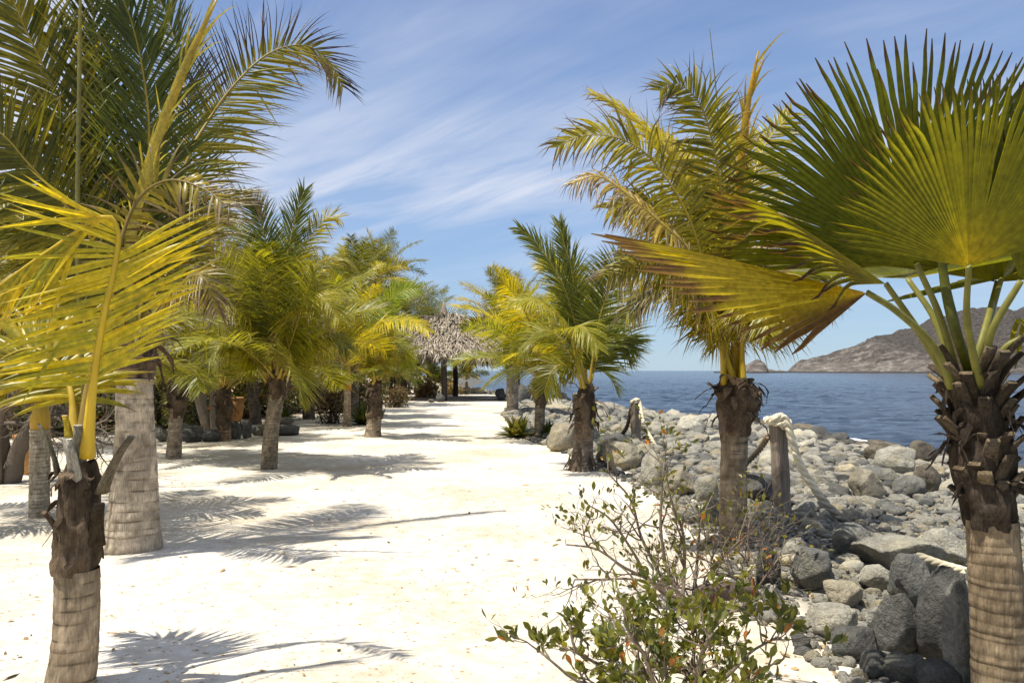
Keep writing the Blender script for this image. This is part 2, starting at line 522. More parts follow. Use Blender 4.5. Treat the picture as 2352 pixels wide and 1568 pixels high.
cam = bpy.data.cameras.new('camera')
cam.sensor_fit = 'HORIZONTAL'; cam.sensor_width = 36; cam.lens = 36 * F / 2352
cam.shift_y = (HY - 784) / 2352
cam.clip_start = .05; cam.clip_end = 60000
co = bpy.data.objects.new('camera', cam); COL.objects.link(co)
co.location = (0, 0, EYE); co.rotation_euler = (R_(90), 0, 0)
scene.camera = co
scene.view_settings.view_transform = 'Standard'
scene.view_settings.look = 'None'
scene.view_settings.gamma = 1
scene.view_settings.exposure = .72
scene.cycles.max_bounces = 8
scene.cycles.diffuse_bounces = 3
scene.cycles.transmission_bounces = 4
scene.cycles.use_denoising = True
# ------------------------------------------------------------------ plant library
GREEN = A3(.075, .102, .012); OLIVE = A3(.15, .155, .012); LIME = A3(.26, .275, .022); GOLD = A3(.50, .345, .014)
BROWN = A3(.085, .052, .030); GREY = A3(.34, .29, .23); STALK = A3(.36, .25, .035)

def frond(parent, org, pts, face=(0, 0, 1), n=60, leaf=.55, wid=.036, s0=.2, g=.7, v=.3, c0=GREEN, c1=OLIVE, dry=.12, tipdry=0., dead=0., K=5, seed=0,
          rad=.022, fold=True, rachis=STALK, name='frond', a0=80, a1=42, swirl=(0, 0, 0), profile=None, sub=True, label=None, brk=.06, cut=None, gclamp=.84, aside=None, sdry=None, curly=.12):
    """one feather leaf: a stalk with two rows of leaflets, each a folded ribbon that droops"""
    r = np.random.default_rng(seed)
    c0, c1 = np.array(c0, float), np.array(c1, float)
    for c_ in (c0, c1):
        if c_[2] < .05: c_[1] = max(c_[1], gclamp * c_[0])
    n = int(n * 1.65); wid = wid * .70; leaf = leaf * 1.2; g = g * 1.25
    p = curve(pts, 48)
    T = unit(np.gradient(p, axis=0))
    face = np.asarray(face, float)
    N = face[None] - (T @ face)[:, None] * T
    for _ in range(3):
        N[1:-1] = (N[:-2] + 2 * N[1:-1] + N[2:]) / 4
    N = unit(N)
    S = np.cross(T, N)
    Lr = np.linalg.norm(np.diff(p, axis=0), axis=1).sum()
    mb = MB()
    for sg in (-1, 1):
        u = np.clip((np.arange(n) + .5 + r.uniform(-.33, .33, n)) / n, 0, 1)
        if cut is not None and sg == cut[0]: u = u[u < cut[1]]
        nn0, n = n, len(u)
        s = s0 + (1 - s0) * u
        f = s * 47
        i = np.minimum(f.astype(int), 46); w = (f - i)[:, None]
        b = p[i] * (1 - w) + p[i + 1] * w
        t = unit(T[i] * (1 - w) + T[i + 1] * w); nn = unit(N[i] * (1 - w) + N[i + 1] * w); ss = unit(S[i] * (1 - w) + S[i + 1] * w)
        ln = leaf * np.interp(u, *(profile or ([0, .1, .35, .7, 1], [.62, .85, 1, .8, .36]))) * r.uniform(.85, 1.08, n)
        b0, b1 = (aside[1], aside[2]) if aside is not None and sg == aside[0] else (a0, a1)
        an = np.radians((np.interp(u, b0, b1) if isinstance(b0, tuple) else b0 + (b1 - b0) * u) + r.normal(0, 4.5, n))[:, None]
        vv = (v + r.normal(0, .09, n))[:, None]
        d = np.cos(an) * t + np.sin(an) * (sg * ss * np.cos(vv) + nn * np.sin(vv))
        gg = (g * r.uniform(.55, 1.5, n))[:, None]
        kink = r.random(n) < brk
        kpos = r.uniform(.3, .8, n)
        wv = unit(t - (t * d).sum(1, keepdims=True) * d)
        nl = np.cross(d, wv) * (-sg)
        nl = np.where((nl * nn).sum(1, keepdims=True) < 0, -nl, nl)
        tw = r.normal(.12, .3, n)[:, None]
        wv = unit(wv * np.cos(tw) + nl * np.sin(tw))
        wd = wid * r.uniform(.8, 1.15, n)
        fr = np.linspace(0, 1, K + 1)
        pw = np.interp(fr, [0, .06, .3, .65, .88, 1], [.5, .95, 1, .68, .28, .03])
        pos = b.copy(); rows = []; dirs = d
        base_c = c0 + (c1 - c0) * np.clip(r.normal(.5, .28, n), 0, 1)[:, None]
        dr = np.clip(dry * r.uniform(.2, 1.9, n) + tipdry * u ** 2 * r.uniform(.6, 1.3, n) + (r.random(n) < dead) * 1.0, 0, 1)
        dcol = BROWN + (GREY - BROWN) * (r.random(n) ** 1.6)[:, None]
        cols = []
        curl = r.normal(0, curly, (n, 3))
        if sdry is not None and sg == sdry[0]: dr = np.clip(sdry[1] * r.uniform(.7, 1.25, n) * np.interp(u, [0, .15, .4], [.3, .7, 1]), 0, 1); dcol = A3(.05, .03, .026) * r.uniform(.6, 1.6, n)[:, None]
        for k in range(K + 1):
            if k:
                gk = gg * (k / K) ** 1.2 + np.where(kink & (fr[k] > kpos), 2.6, 0)[:, None]
                dk = unit(d + gk * A3(0, 0, -1) * .55 + np.asarray(swirl) * (k / K) + curl * (k / K) ** 2)
                pos = pos + dk * (ln / K)[:, None]
                dirs = dk
            wk = unit(wv - (wv * dirs).sum(1, keepdims=True) * dirs)
            td = sstep((fr[k] - (1 - dr)) / .16 + .5)[:, None]
            hw = (wd * pw[k] * .5)[:, None] * (1 - .5 * td)
            if fold:
                nk = np.cross(dirs, wk)
                nk = np.where((nk * nn).sum(1, keepdims=True) < 0, -nk, nk)
                rows.append(np.stack([pos - wk * hw - nk * hw * .45, pos + nk * hw * .18, pos + wk * hw - nk * hw * .45], 1))
            else:
                rows.append(np.stack([pos - wk * hw, pos + wk * hw], 1))
            td = sstep((fr[k] - (1 - dr)) / .16 + .5)[:, None]
            cc = base_c * (1 + .12 * (fr[k] - .5)) * (1 - td) + dcol * td
            cols.append(cc)
        A = np.stack(rows, 1)                    # n, K+1, c, 3
        C = np.stack(cols, 1)
        nc = A.shape[2]
        C = np.repeat(C[:, :, None], nc, 2)
        base = np.arange(n)[:, None, None] * ((K + 1) * nc)
        kk = np.arange(K)[None, :, None] * nc
        jj = np.arange(nc - 1)[None, None]
        q = base + kk + jj
        Q = np.stack([q, q + 1, q + nc + 1, q + nc], -1).reshape(-1, 4)
        mb.add(A.reshape(-1, 3), Q, None, C.reshape(-1, 3))
        n = nn0
    kr = np.linspace(0, 1, 48)
    rr = rad * np.interp(kr, [0, .06, .2, .6, 1], [1.9, 1.35, .85, .5, .14])
    rc = np.asarray(rachis) * (1 - kr[:, None] * .35) + c1 * kr[:, None] * .25
    if tipdry > .3: rc = rc * (1 - .6 * kr[:, None] ** 2) + BROWN * .6 * kr[:, None] ** 2
    if sub:
        o = mb.build(name, M['leaf'], parent, org)
        mr = MB(); tube(mr, p, rr, 6, rc, .75, face + A3(.01, .02, .03)); mr.build('midrib', M['stem'], o, org)
    else:
        tube(mb, p, rr, 4, rc, .75, face + A3(.01, .02, .03), m=1)
        o = mb.build(name, [M['leaf'], M['stem']], parent, org)
    if label: o['label'] = label
    return o

def arc(base, az, el, bend, L, n=9, wind=(0, 0), side=0.0):
    """points of a frond leaving the crown at an elevation and arching over"""
    h = A3(math.cos(az), math.sin(az), 0)
    out = [np.asarray(base, float)]
    for k in range(n):
        s = (k + .5) / n
        e = el - bend * s ** 1.35
        a = az + side * s
        h = A3(math.cos(a), math.sin(a), 0)
        d = h * math.cos(e) + A3(0, 0, math.sin(e)) + A3(wind[0], wind[1], 0) * s
        out.append(out[-1] + unit(d) * L / n)
    return np.array(out)

def crown(parent, org, top, nf, L, seed, wind=(0, 0), n=44, leaf=None, wid=.034, pal=(GREEN, LIME), gold=.2, K=4, fold=False, sub=False, el=(86, 24), bend=(22, 88), dry=.14,
          rad=.02, az0=None, droop=(.35, 1.0), skip=(), s0=.2, rtop=.05, azr=None, tipdry=.0):
    r = np.random.default_rng(seed)
    a = r.uniform(0, 6.28) if az0 is None else az0
    for i in range(nf):
        age = i / max(nf - 1, 1)
        az = a + i * 2.39996 + r.normal(0, .14)
        if azr is not None: az = azr[0] + (azr[1] - azr[0]) * r.random()
        if i in skip: continue
        e = R_(el[0] + (el[1] - el[0]) * age ** .85 + r.normal(0, 5))
        b = R_(bend[0] + (bend[1] - bend[0]) * age ** .8 + r.normal(0, 9))
        l = L * (.82 + .26 * math.sin(math.pi * min(1, age + .18))) * r.uniform(.9, 1.08)
        base = top + A3(math.cos(az), math.sin(az), 0) * rtop * (.3 + .7 * age) + A3(0, 0, -.12 * age)
        pts = arc(base, az, e, b, l, 9, wind, r.normal(0, .25))
        h = A3(math.cos(az), math.sin(az), 0)
        lat = np.cross(h, A3(0, 0, 1))
        face = -h * math.sin(e - b * .35) + A3(0, 0, math.cos(e - b * .35)) + lat * r.normal(0, .55)
        y = r.random() < gold
        c0 = pal[0] * r.uniform(.85, 1.15); c1 = (pal[1] if not y else GOLD) * r.uniform(.8, 1.1)
        if y: c0 = LIME
        frond(parent, org, pts, face, n, leaf or L * .27, wid, s0, r.uniform(*droop), r.uniform(.1, .5), c0, c1, dry * r.uniform(.5, 1.6), tipdry * r.random(), 0, K, int(r.integers(1e9)), rad, fold,
              STALK * r.uniform(.8, 1.1), sub=sub)

def trunk(parent, org, base, top, r0, r1, flare=.35, ring=.055, seed=0, sides=28, c=(.30, .255, .20), bend=(0, 0), lump=.03, scar=.42):
    """ringed palm stem: the rings are real ridges, the leaf scars darker bark"""
    r = np.random.default_rng(seed)
    base = np.asarray(base, float); top = np.asarray(top, float)
    mid = (base + top) / 2 + A3(bend[0], bend[1], 0)
    Hh = np.linalg.norm(top - base)
    nr = max(8, int(Hh / ring))
    zs, rad, cs = [], [], []
    cuts = np.sort(np.clip(np.arange(nr + 1) / nr + r.normal(0, .22 / nr, nr + 1), 0, 1)); cuts[0] = 0; cuts[-1] = 1
    for k in range(nr):
        a, b = cuts[k], cuts[k + 1]
        lip = r.uniform(.006, .026); jt = r.normal(0, .008)
        for q, (f, dr, cc) in enumerate(((.04, -.006, scar), (.14, lip, .92), (.5, lip * .6 + jt, 1.1), (.9, 0, .95))):
            zs.append(a + (b - a) * f); rad.append(1 + dr); cs.append(cc * r.uniform(.88, 1.1))
    zs = np.array(zs); rad = np.array(rad); cs = np.array(cs)
    pth = curve([base, mid, top], 60)
    pz = np.stack([np.interp(zs, np.linspace(0, 1, 60), pth[:, k]) for k in range(3)], 1)
    rr = (r1 + (r0 - r1) * np.exp(-zs * Hh / flare)) * rad
    th = np.linspace(0, 2 * np.pi, sides, endpoint=False)
    wob = fbm(np.stack([np.cos(th)[None] * 1.6 + 0 * zs[:, None], np.sin(th)[None] * 1.6 + 0 * zs[:, None], zs[:, None] * Hh * 3 + 0 * th[None]], -1), 3, seed)
    wob2 = vnoise(np.stack([np.cos(th)[None] * 5 + 0 * zs[:, None], np.sin(th)[None] * 5 + 0 * zs[:, None], zs[:, None] * Hh * 26 + 0 * th[None]], -1), seed + 3)
    RR = rr[:, None] * (1 + lump * 2.2 * wob + .028 * wob2)
    tilt = vnoise(np.stack([np.cos(th)[None] * 1.1 + 0 * zs[:, None], np.sin(th)[None] * 1.1 + 0 * zs[:, None], zs[:, None] * Hh * 4 + 0 * th[None]], -1), seed + 9) * ring * .14
    V = pz[:, None] + np.stack([np.cos(th)[None] * RR, np.sin(th)[None] * RR, tilt], -1)
    n, s = len(zs), sides
    i = np.arange(n - 1)[:, None] * s; j = np.arange(s)[None]; k = (j + 1) % s
    Q = np.stack([i + j, i + k, i + s + k, i + s + j], -1).reshape(-1, 4)
    pat = np.clip(.62 + 1.5 * vnoise(np.stack([np.cos(th)[None] * 2.3 + 0 * zs[:, None], np.sin(th)[None] * 2.3 + 0 * zs[:, None], zs[:, None] * Hh * 12 + 0 * th[None]], -1), seed + 31), .1, 1.5)
    C = np.asarray(c)[None, None] * ((1 + (cs[:, None] - 1) * pat)[..., None] * (1 + .4 * wob2[..., None]) * (1 + .5 * wob[..., None]))
    # patchy scars: only parts of each ring are dark
    mb = MB(); mb.add(V.reshape(-1, 3), Q, None, np.clip(C, .02, 1).reshape(-1, 3))
    return mb.build('trunk', M['bark'], parent, org)

def husk(parent, org, base, top, r, seed=0, c=(.085, .062, .045), strips=14, out=1.5, sides=26, torn=.35, stubs=5, sl=.3, stubcol=(.13, .10, .075)):
    """the fibrous sheath round the growing point with torn hanging shreds and sawn leaf stubs"""
    g = np.random.default_rng(seed)
    base = np.asarray(base, float); top = np.asarray(top, float)
    Hh = np.linalg.norm(top - base)
    n = 30
    z = np.linspace(0, 1, n)
    rr = r * np.interp(z, [0, .12, .45, .8, 1], [1.0, 1.12, out, out * .95, out * .62])
    th = np.linspace(0, 2 * np.pi, sides, endpoint=False)
    wob = fbm(np.stack([np.cos(th)[None] * 1.7 + 0 * z[:, None], np.sin(th)[None] * 1.7 + 0 * z[:, None], z[:, None] * Hh * 7 + 0 * th[None]], -1), 3, seed)
    RR = rr[:, None] * (1 + .55 * wob)
    ctr = base[None] + (top - base)[None] * z[:, None]
    V = ctr[:, None] + np.stack([np.cos(th)[None] * RR, np.sin(th)[None] * RR, 0 * RR + .03 * wob], -1)
    i = np.arange(n - 1)[:, None] * sides; j = np.arange(sides)[None]; k = (j + 1) % sides
    Q = np.stack([i + j, i + k, i + sides + k, i + sides + j], -1).reshape(-1, 4)
    mb = MB()
    C = np.asarray(c)[None, None] * (1 + .9 * wob[..., None]) * (1.35 - .6 * z[:, None, None])
    mb.add(V.reshape(-1, 3), Q, None, np.clip(C, .012, 1).reshape(-1, 3))
    for s in range(strips):
        a = g.uniform(0, 6.28); z0 = g.uniform(.25, .95)
        h = A3(math.cos(a), math.sin(a), 0); lat = A3(-h[1], h[0], 0)
        p0 = base + (top - base) * z0 + h * r * out * .8
        L = torn * g.uniform(.4, 1.2)
        pts = [p0]
        d = unit(h * g.uniform(.2, .9) + A3(0, 0, g.uniform(-.2, .9)) + lat * g.normal(0, .4))
        for q in range(5):
            d = unit(d + A3(0, 0, -.42) + g.normal(0, .22, 3)); pts.append(pts[-1] + d * L / 5)
        pts = np.array(pts)
        w = r * g.uniform(.12, .38)
        ww = w * np.array([.6, 1, .95, .75, .45, .08])[:, None]
        la = unit(lat[None] + g.normal(0, .25, (6, 3)))
        Vs = np.stack([pts - la * ww, pts + h * w * .25, pts + la * ww], 1).reshape(-1, 3)
        qq = np.array([[3 * e + f, 3 * e + f + 1, 3 * e + f + 4, 3 * e + f + 3] for e in range(5) for f in range(2)])
        cc = np.asarray(c) * g.uniform(.5, 2.4)
        mb.add(Vs, qq, None, cc)
    o = mb.build('husk', M['fibre'], parent, org)
    for s in range(stubs):
        a = g.uniform(0, 6.28); z0 = g.uniform(.15, .8)
        leaf_stub(parent, org, base + (top - base) * z0, a, r * out * .7, sl * g.uniform(.6, 1.2), r * g.uniform(.35, .5), g, stubcol)
    return o

def leaf_stub(parent, org, ctr, az, r, L, w, g, col, el=None, cut=None):
    """base of a sawn-off leaf: a tapering, channelled wedge with a pale cut face"""
    h = A3(math.cos(az), math.sin(az), 0)
    e = R_(g.uniform(38, 72)) if el is None else el
    p0 = np.asarray(ctr, float) + h * r * .55
    pts = [p0]
    for q in range(4):
        d = h * math.cos(e - .1 * q) + A3(0, 0, math.sin(e - .1 * q)); pts.append(pts[-1] + d * L / 4)
    pts = np.array(pts)
    mb = MB()
    cc = np.asarray(col) * g.uniform(.6, 1.5)
    rr = w * np.array([1.25, 1.0, .82, .72, .66])
    cl = np.tile(cc, (5, 1))
    tube(mb, pts, rr, 10, cl, .42, h + A3(0, 0, .02))
    mb.add(pts[-1] + (pts[-1] - pts[-2]) * .01 + np.array([unit(np.cross(h, A3(0, 0, 1))) * x * w * .6 + unit(np.cross(np.cross(h, A3(0, 0, 1)), pts[-1] - pts[-2])) * y * w * .22 for x, y in ((-1, -1), (1, -1), (1, 1), (-1, 1))]), [[0, 1, 2, 3]], None, np.asarray(cut if cut is not None else cc * 1.9))
    return mb.build('leaf_stub', M['fibre'], parent, org)

def spear(parent, org, pts, w, c=LIME, seed=0, name='spear_leaf', tip=.5, c2=None, ragged=0):
    """young leaf still folded shut"""
    g = np.random.default_rng(seed)
    p = curve(pts, 30)
    k = np.linspace(0, 1, 30)
    mb = MB()
    rr = w * np.interp(k, [0, .3, .8, 1], [.8, 1, .8 * tip + .2, .15])
    cc = np.asarray(c)[None] * (1 - k[:, None] * .1) if c2 is None else np.asarray(c)[None] * (1 - k[:, None]) + np.asarray(c2)[None] * k[:, None]
    tube(mb, p, rr, 8, cc * (1 + .1 * g.normal(0, 1, (30, 1))), .45, A3(0, -1, .1))
    T, S, N = frames(p, A3(0, -1, .1))
    for q in range(ragged):
        i = int(g.integers(6, 29)); s = 1 if g.random() < .6 else -1
        d = unit(T[i] * g.uniform(.8, 1.3) + S[i] * s * g.uniform(.08, .45) + N[i] * g.normal(0, .2))
        L = w * g.uniform(4, 9)
        pp = [p[i] + S[i] * s * rr[i] * .6]
        for e in range(4):
            d = unit(d + A3(0, 0, -.1 * e) + g.normal(0, .05, 3)); pp.append(pp[-1] + d * L / 4)
        pp = np.array(pp); wd = w * .2 * np.array([1, 1, .8, .5, .05])[:, None]
        mb.add(np.stack([pp - S[i] * wd, pp + S[i] * wd], 1).reshape(-1, 3), [[2 * e, 2 * e + 1, 2 * e + 3, 2 * e + 2] for e in range(4)], None, cc[i] * g.uniform(.7, 1.3))
    return mb.build(name, M['leaf'], parent, org)

def fan(parent, org, hub, axis_, normal, R, span, nseg=46, split=.6, droop=.05, cup=0., curl=0., pleat=.75, c_in=GOLD, c_out=OLIVE, seed=0, prof=.26, brown=.06, taper=1.0, petiole=None, wing=None, prad=.017, browning=None):
    """costapalmate fan: pleated segments joined to two thirds of their length, then free tapering tips"""
    g = np.random.default_rng(seed)
    Aa = unit(axis_); Nn = np.asarray(normal, float); Nn = unit(Nn - (Nn @ Aa) * Aa); B = np.cross(Nn, Aa)
    lo, hi = (wing if wing else (-span, span))
    ths = np.radians(np.linspace(lo, hi, nseg + 1))
    fr = np.array([.02, .12, .25, .4, .52, split, .7, .8, .9, 1.0, 1.06])
    mb = MB()
    def surf(th, r, up=0):
        a = th[..., None]
        d = np.cos(a) * Aa + np.sin(a) * B
        q = r[..., None]
        return hub + d * q + Nn * (cup * np.sin(a) ** 2 * q - curl * q * q / R * np.cos(a) ** 2 + up) + A3(0, 0, -1) * droop * (q / R) ** 2 * q
    for i in range(nseg):
        t0, t1 = ths[i], ths[i + 1]
        tm = (t0 + t1) / 2; dt = t1 - t0
        Ri = R * (1 - prof * (tm / R_(span)) ** 2) * g.uniform(.94, 1.03)
        sp = split * g.uniform(.86, 1.08)
        tear = g.random() < .09
        if tear: sp *= g.uniform(.55, .8)
        f = fr.copy(); f[5] = sp; f[:5] = fr[:5] * sp / split; f[6:] = np.linspace(sp, 1.06, 6)[1:]
        hw = np.where(f <= sp, dt / 2, dt / 2 * np.clip((1.06 - f) / (1.06 - sp), 0, 1) ** .6)
        hw = np.maximum(hw, .002)
        off = np.cumsum(g.normal(0, .0022, len(f))) * (f > sp)
        if tear: off = off + (f > sp) * g.normal(0, .02) * (f - sp) * 3
        sag = g.uniform(.5, 1.7) + (9 * max(droop, .02) / max(droop, .004) * .2 if g.random() < .07 else 0)
        rr = f * Ri
        wloc = hw * rr
        l = surf(tm - hw + off, rr, 0); m_ = surf(tm + off, rr, 0); r_ = surf(tm + hw + off, rr, 0)
        up = (pleat * wloc)[:, None] * Nn
        tipd = (np.clip((f - sp) / (1 - sp), 0, 1) ** 2 * droop * 2.2 * sag * R)[:, None] * A3(0, 0, -1)
        l = l + up + tipd; m_ = m_ - up * .8 + tipd; r_ = r_ + up + tipd
        V = np.stack([l, m_, r_], 1).reshape(-1, 3)
        n = len(f)
        Q = np.array([[3 * e + k, 3 * e + k + 1, 3 * e + k + 4, 3 * e + k + 3] for e in range(n - 1) for k in range(2)])
        cmix = sstep((f - .03) / .34)[:, None]
        base = np.asarray(c_in) * (1 - cmix) + np.asarray(c_out) * cmix
        base = base * g.uniform(.85, 1.15)
        td = sstep((f - (1 - brown * g.uniform(.4, 1.8))) / .05)[:, None]
        base = base * (1 - td) + BROWN * .8 * td
        if browning is not None:
            k = sstep((tm - R_(browning[0])) / R_(browning[1]))
            base = base * (1 - k) + BROWN * g.uniform(.7, 1.5) * k
        mb.add(V, Q, None, np.repeat(base, 3, 0))
    o = mb.build('fan_leaf', M['fan'], parent, org)
    if petiole is not None:
        mp = MB()
        pp = curve(list(petiole) + [hub], 24)
        ks = np.linspace(0, 1, 24)
        tube(mp, pp, prad * np.interp(ks, [0, .15, 1], [1.9, 1.25, .85]), 8, np.asarray(A3(.17, .16, .03))[None] * (1 + .3 * g.normal(0, .25, (24, 1))), .6, A3(0, -1, .15))
        mp.build('leaf_stalk', M['stem'], o, org)
    return o

LEAF9 = np.array([[0, 0, 0], [-.28, .35, .05], [0, .35, -.03], [.28, .35, .05], [-.33, .65, .06], [0, .65, -.02], [.33, .65, .06], [-.14, .9, .02], [.14, .9, .02], [0, 1, -.02]])
LQ = np.array([[1, 2, 5, 4], [2, 3, 6, 5], [4, 5, 7, 7], [5, 6, 8, 8]])
LT = np.array([[0, 2, 1], [0, 3, 2], [4, 5, 7], [5, 6, 8], [7, 5, 9], [5, 8, 9]])
def leaves(mb, P_, D_, size, c0, c1, g, gold=0., wide=1.0, goldc=(.42, .16, .03)):
    """many oval leaves at once"""
    P_ = np.asarray(P_); D_ = unit(np.asarray(D_)); n = len(P_)
    X = unit(np.cross(D_, unit(g.normal(0, 1, (n, 3)) + A3(0, 0, .6))))
    Z = np.cross(X, D_)
    s = size * g.uniform(.6, 1.2, n)
    L = LEAF9[None] * A3(wide, 1, 1)
    V = P_[:, None] + s[:, None, None] * (L[..., 0:1] * X[:, None] + L[..., 1:2] * D_[:, None] + L[..., 2:3] * Z[:, None])
    b = np.arange(n)[:, None, None] * 10
    Q = (b + LQ[None, :2]).reshape(-1, 4); T = (b + LT[None]).reshape(-1, 3)
    C = np.asarray(c0) + (np.asarray(c1) - np.asarray(c0)) * g.random((n, 1)) ** 1.4
    k = g.random(n) < gold
    C[k] = np.asarray(goldc) * g.uniform(.6, 1.2, (k.sum(), 1))
    mb.add(V.reshape(-1, 3), Q, T, np.repeat(C, 10, 0))

def branches(mb, start, d, L, r, depth, g, tips, col, spread=.7, up=.12, kids=(3, 5), shrink=.62, wig=.22, side=5, segs=6):
    pts = [np.asarray(start, float)]; d = unit(d)
    for k in range(segs):
        d = unit(d + g.normal(0, wig, 3) + A3(0, 0, up * .5)); pts.append(pts[-1] + d * L / segs)
    pts = np.array(pts)
    tube(mb, pts, np.linspace(r, r * .5, segs + 1), side, np.asarray(col) * g.uniform(.75, 1.25))
    if depth <= 0:
        tips.append((pts[-1], d)); tips.append((pts[segs // 2], unit(d + g.normal(0, .6, 3)))); return
    for k in range(int(g.integers(kids[0], kids[1] + 1))):
        f = g.uniform(.25, 1); i = min(int(f * segs), segs - 1)
        q = pts[i] + (pts[i + 1] - pts[i]) * (f * segs - i)
        nd_ = unit(d + g.normal(0, spread, 3) + A3(0, 0, up))
        branches(mb, q, nd_, L * shrink * g.uniform(.7, 1.15), r * .55 * (1.15 - .4 * f), depth - 1, g, tips, col, spread, up, kids, shrink, wig, max(3, side - 1), segs)
    branches(mb, pts[-1], d, L * shrink, r * .5, depth - 1, g, tips, col, spread, up, kids, shrink, wig, max(3, side - 1), segs)

def shrub(name, loc, label, cat, w, h, seed, nleaf=900, size=.06, c0=(.04, .06, .012), c1=(.11, .12, .02), gold=.03, group=None, twigc=(.13, .10, .075), stems=7, bare=0, depth=2, wide=.8):
    g = np.random.default_rng(seed)
    c0 = np.asarray(c0) * 1.55; c1 = np.asarray(c1) * 1.55
    rt = root(name, loc, label, cat, group)
    mb = MB(); tips = []
    for k in range(stems):
        a = g.uniform(0, 6.28); q = g.uniform(.1, .9)
        branches(mb, np.asarray(loc) + A3(g.normal(0, w * .06), g.normal(0, w * .06), -.03), A3(math.cos(a) * q * w / h, math.sin(a) * q * w / h, 1), h * .5, .012 + h * .012, depth, g, tips, twigc, .75, .05, (3, 4), .62, .22, 5, 5)
    mb.build('stems', M['twig'], rt, loc)
    if nleaf:
        ml = MB()
        idx = g.integers(0, len(tips), nleaf)
        Pp = np.array([tips[i][0] for i in idx]) + g.normal(0, size * .9, (nleaf, 3))
        Dd = np.array([tips[i][1] for i in idx]) + g.normal(0, .6, (nleaf, 3))
        leaves(ml, Pp, Dd, size, c0, c1, g, gold, wide)
        ml.build('foliage', M['shrub_leaf'], rt, loc)
    return rt

def agave(loc, label, w, h, seed, n=34, c0=(.05, .075, .02), c1=(.16, .17, .05), group='agaves', bw=.05):
    g = np.random.default_rng(seed)
    rt = root('agave', loc, label, 'plant', group)
    for ring in range(1):
        mb = MB()
        for k in range(n):
            age = k / n
            az = k * 2.39996 + g.normal(0, .1)
            el = R_(85 - 72 * age + g.normal(0, 6)); L = h * (1.0 + .15 * g.normal()) if age < .4 else (h * .6 + w * .5 * (age))
            L = min(L, max(w * .62, h * 1.05))
            pts = arc(np.asarray(loc) + A3(0, 0, .02), az, el, R_(18 + 30 * age), L, 6)
            hh = A3(math.cos(az), math.sin(az), 0); lat = A3(-hh[1], hh[0], 0)
            ww = bw * np.array([.7, 1, 1.05, .9, .65, .35, .03])[:, None]
            up = np.cross(unit(np.gradient(pts, axis=0)), lat) * -1
            V = np.stack([pts - lat * ww + up * ww * .5, pts, pts + lat * ww + up * ww * .5], 1).reshape(-1, 3)
            Q = [[3 * e + f, 3 * e + f + 1, 3 * e + f + 4, 3 * e + f + 3] for e in range(6) for f in range(2)]
            c = np.asarray(c0) + (np.asarray(c1) - np.asarray(c0)) * g.random() ** 1.3
            cc = np.repeat(np.array([c * (1 if e < 6 else .5) for e in range(7)]), 3, 0)
            mb.add(V, Q, None, cc)
        mb.build('rosette', M['shrub_leaf'], rt, loc)
    return rt
# ------------------------------------------------------------------ the place itself
def G(px, py, dz=0.0):
    d = gdist(px, py)
    p = P(px, py, d); p[2] = float(height(p[0], p[1], False)) + dz
    return p, d

def W(pts, d):
    """photo points with depth offsets -> world"""
    return np.array([P(x, y, d + o) for x, y, o in pts])

PALMS = 'coconut palms lining the sand path'
# --- A: the nearest coconut palm, trunk running out of the frame
bA = P(150, 1592, 3.96); bA[2] = float(height(bA[0], bA[1], False)) - .03
dA = bA[1]
A = root('coconut_palm', bA, 'nearest young coconut palm, with a drooping golden frond and tall bare stalk above it', 'palm tree', PALMS)
tA = P(178, 1300, dA)
trunk(A, bA, bA - A3(0, 0, .1), tA, .145, .103, .16, .066, 1, 36, (.30, .235, .165), (.02, 0))
hA = P(183, 1062, dA)
husk(A, bA, tA - A3(0, 0, .04), hA, .098, 2, (.085, .062, .042), 18, .95, 30, .15, 0)
gA = np.random.default_rng(3)
for (x, y, az, L, w, el, col) in ((150, 1090, 3.4, .34, .035, 80, (.2, .18, .13)), (222, 1130, -.3, .42, .045, 66, (.17, .14, .1)), (190, 1180, -1.6, .5, .052, 84, (.26, .24, .2)), (160, 1240, 4.0, .22, .05, 70, (.07, .05, .035)),
                                 (215, 1250, -.9, .3, .05, 75, (.08, .06, .04)), (185, 1080, -1.2, .3, .04, 84, (.22, .2, .15)), (172, 1010, -1.9, .16, .034, 86, (.36, .27, .03))):
    leaf_stub(A, bA, P(x, y, dA), az, .06, L * .8, w * .8, gA, col, R_(el), (.5, .36, .2) if col[0] > .3 else None)
# main golden frond facing the viewer
frond(A, bA, W([(200, 1050, -.03), (212, 900, -.11), (236, 740, -.14), (266, 600, -.12), (270, 525, -.12), (235, 498, -.15), (120, 570, -.22), (20, 640, -.28), (-70, 710, -.34)], dA), (.42, -.9, .12), 54, .48, .034, .20, .10, .04,
      A3(.30, .31, .025), A3(.62, .46, .016), .08, .1, 0, 6, 11, .021, True, (.55, .36, .02), a0=54, a1=40, brk=.03, cut=(1, .40), aside=(-1, (0, .24, .38, .50, 1), (104, 120, 116, 34, 16)))
frond(A, bA, W([(190, 1000, .05), (205, 880, .1), (260, 620, .2), (310, 470, .25), (380, 415, .2), (460, 430, .1), (530, 478, 0)], dA), (.4, -.9, .2), 20, .26, .04, .42, .8, -.1,
      A3(.30, .24, .03), A3(.16, .13, .02), .35, .5, .22, 6, 12, .018, True, (.25, .17, .04), brk=.35)
frond(A, bA, W([(172, 1010, .05), (163, 900, .12), (135, 835, .2), (80, 800, .22), (20, 815, .22), (-30, 850, .22)], dA), (.4, -.85, .35), 26, .42, .05, .22, .8, .1, A3(.16, .17, .014), A3(.42, .36, .02), .16, .2, .0, 6, 13, .02, True, (.42, .29, .03))
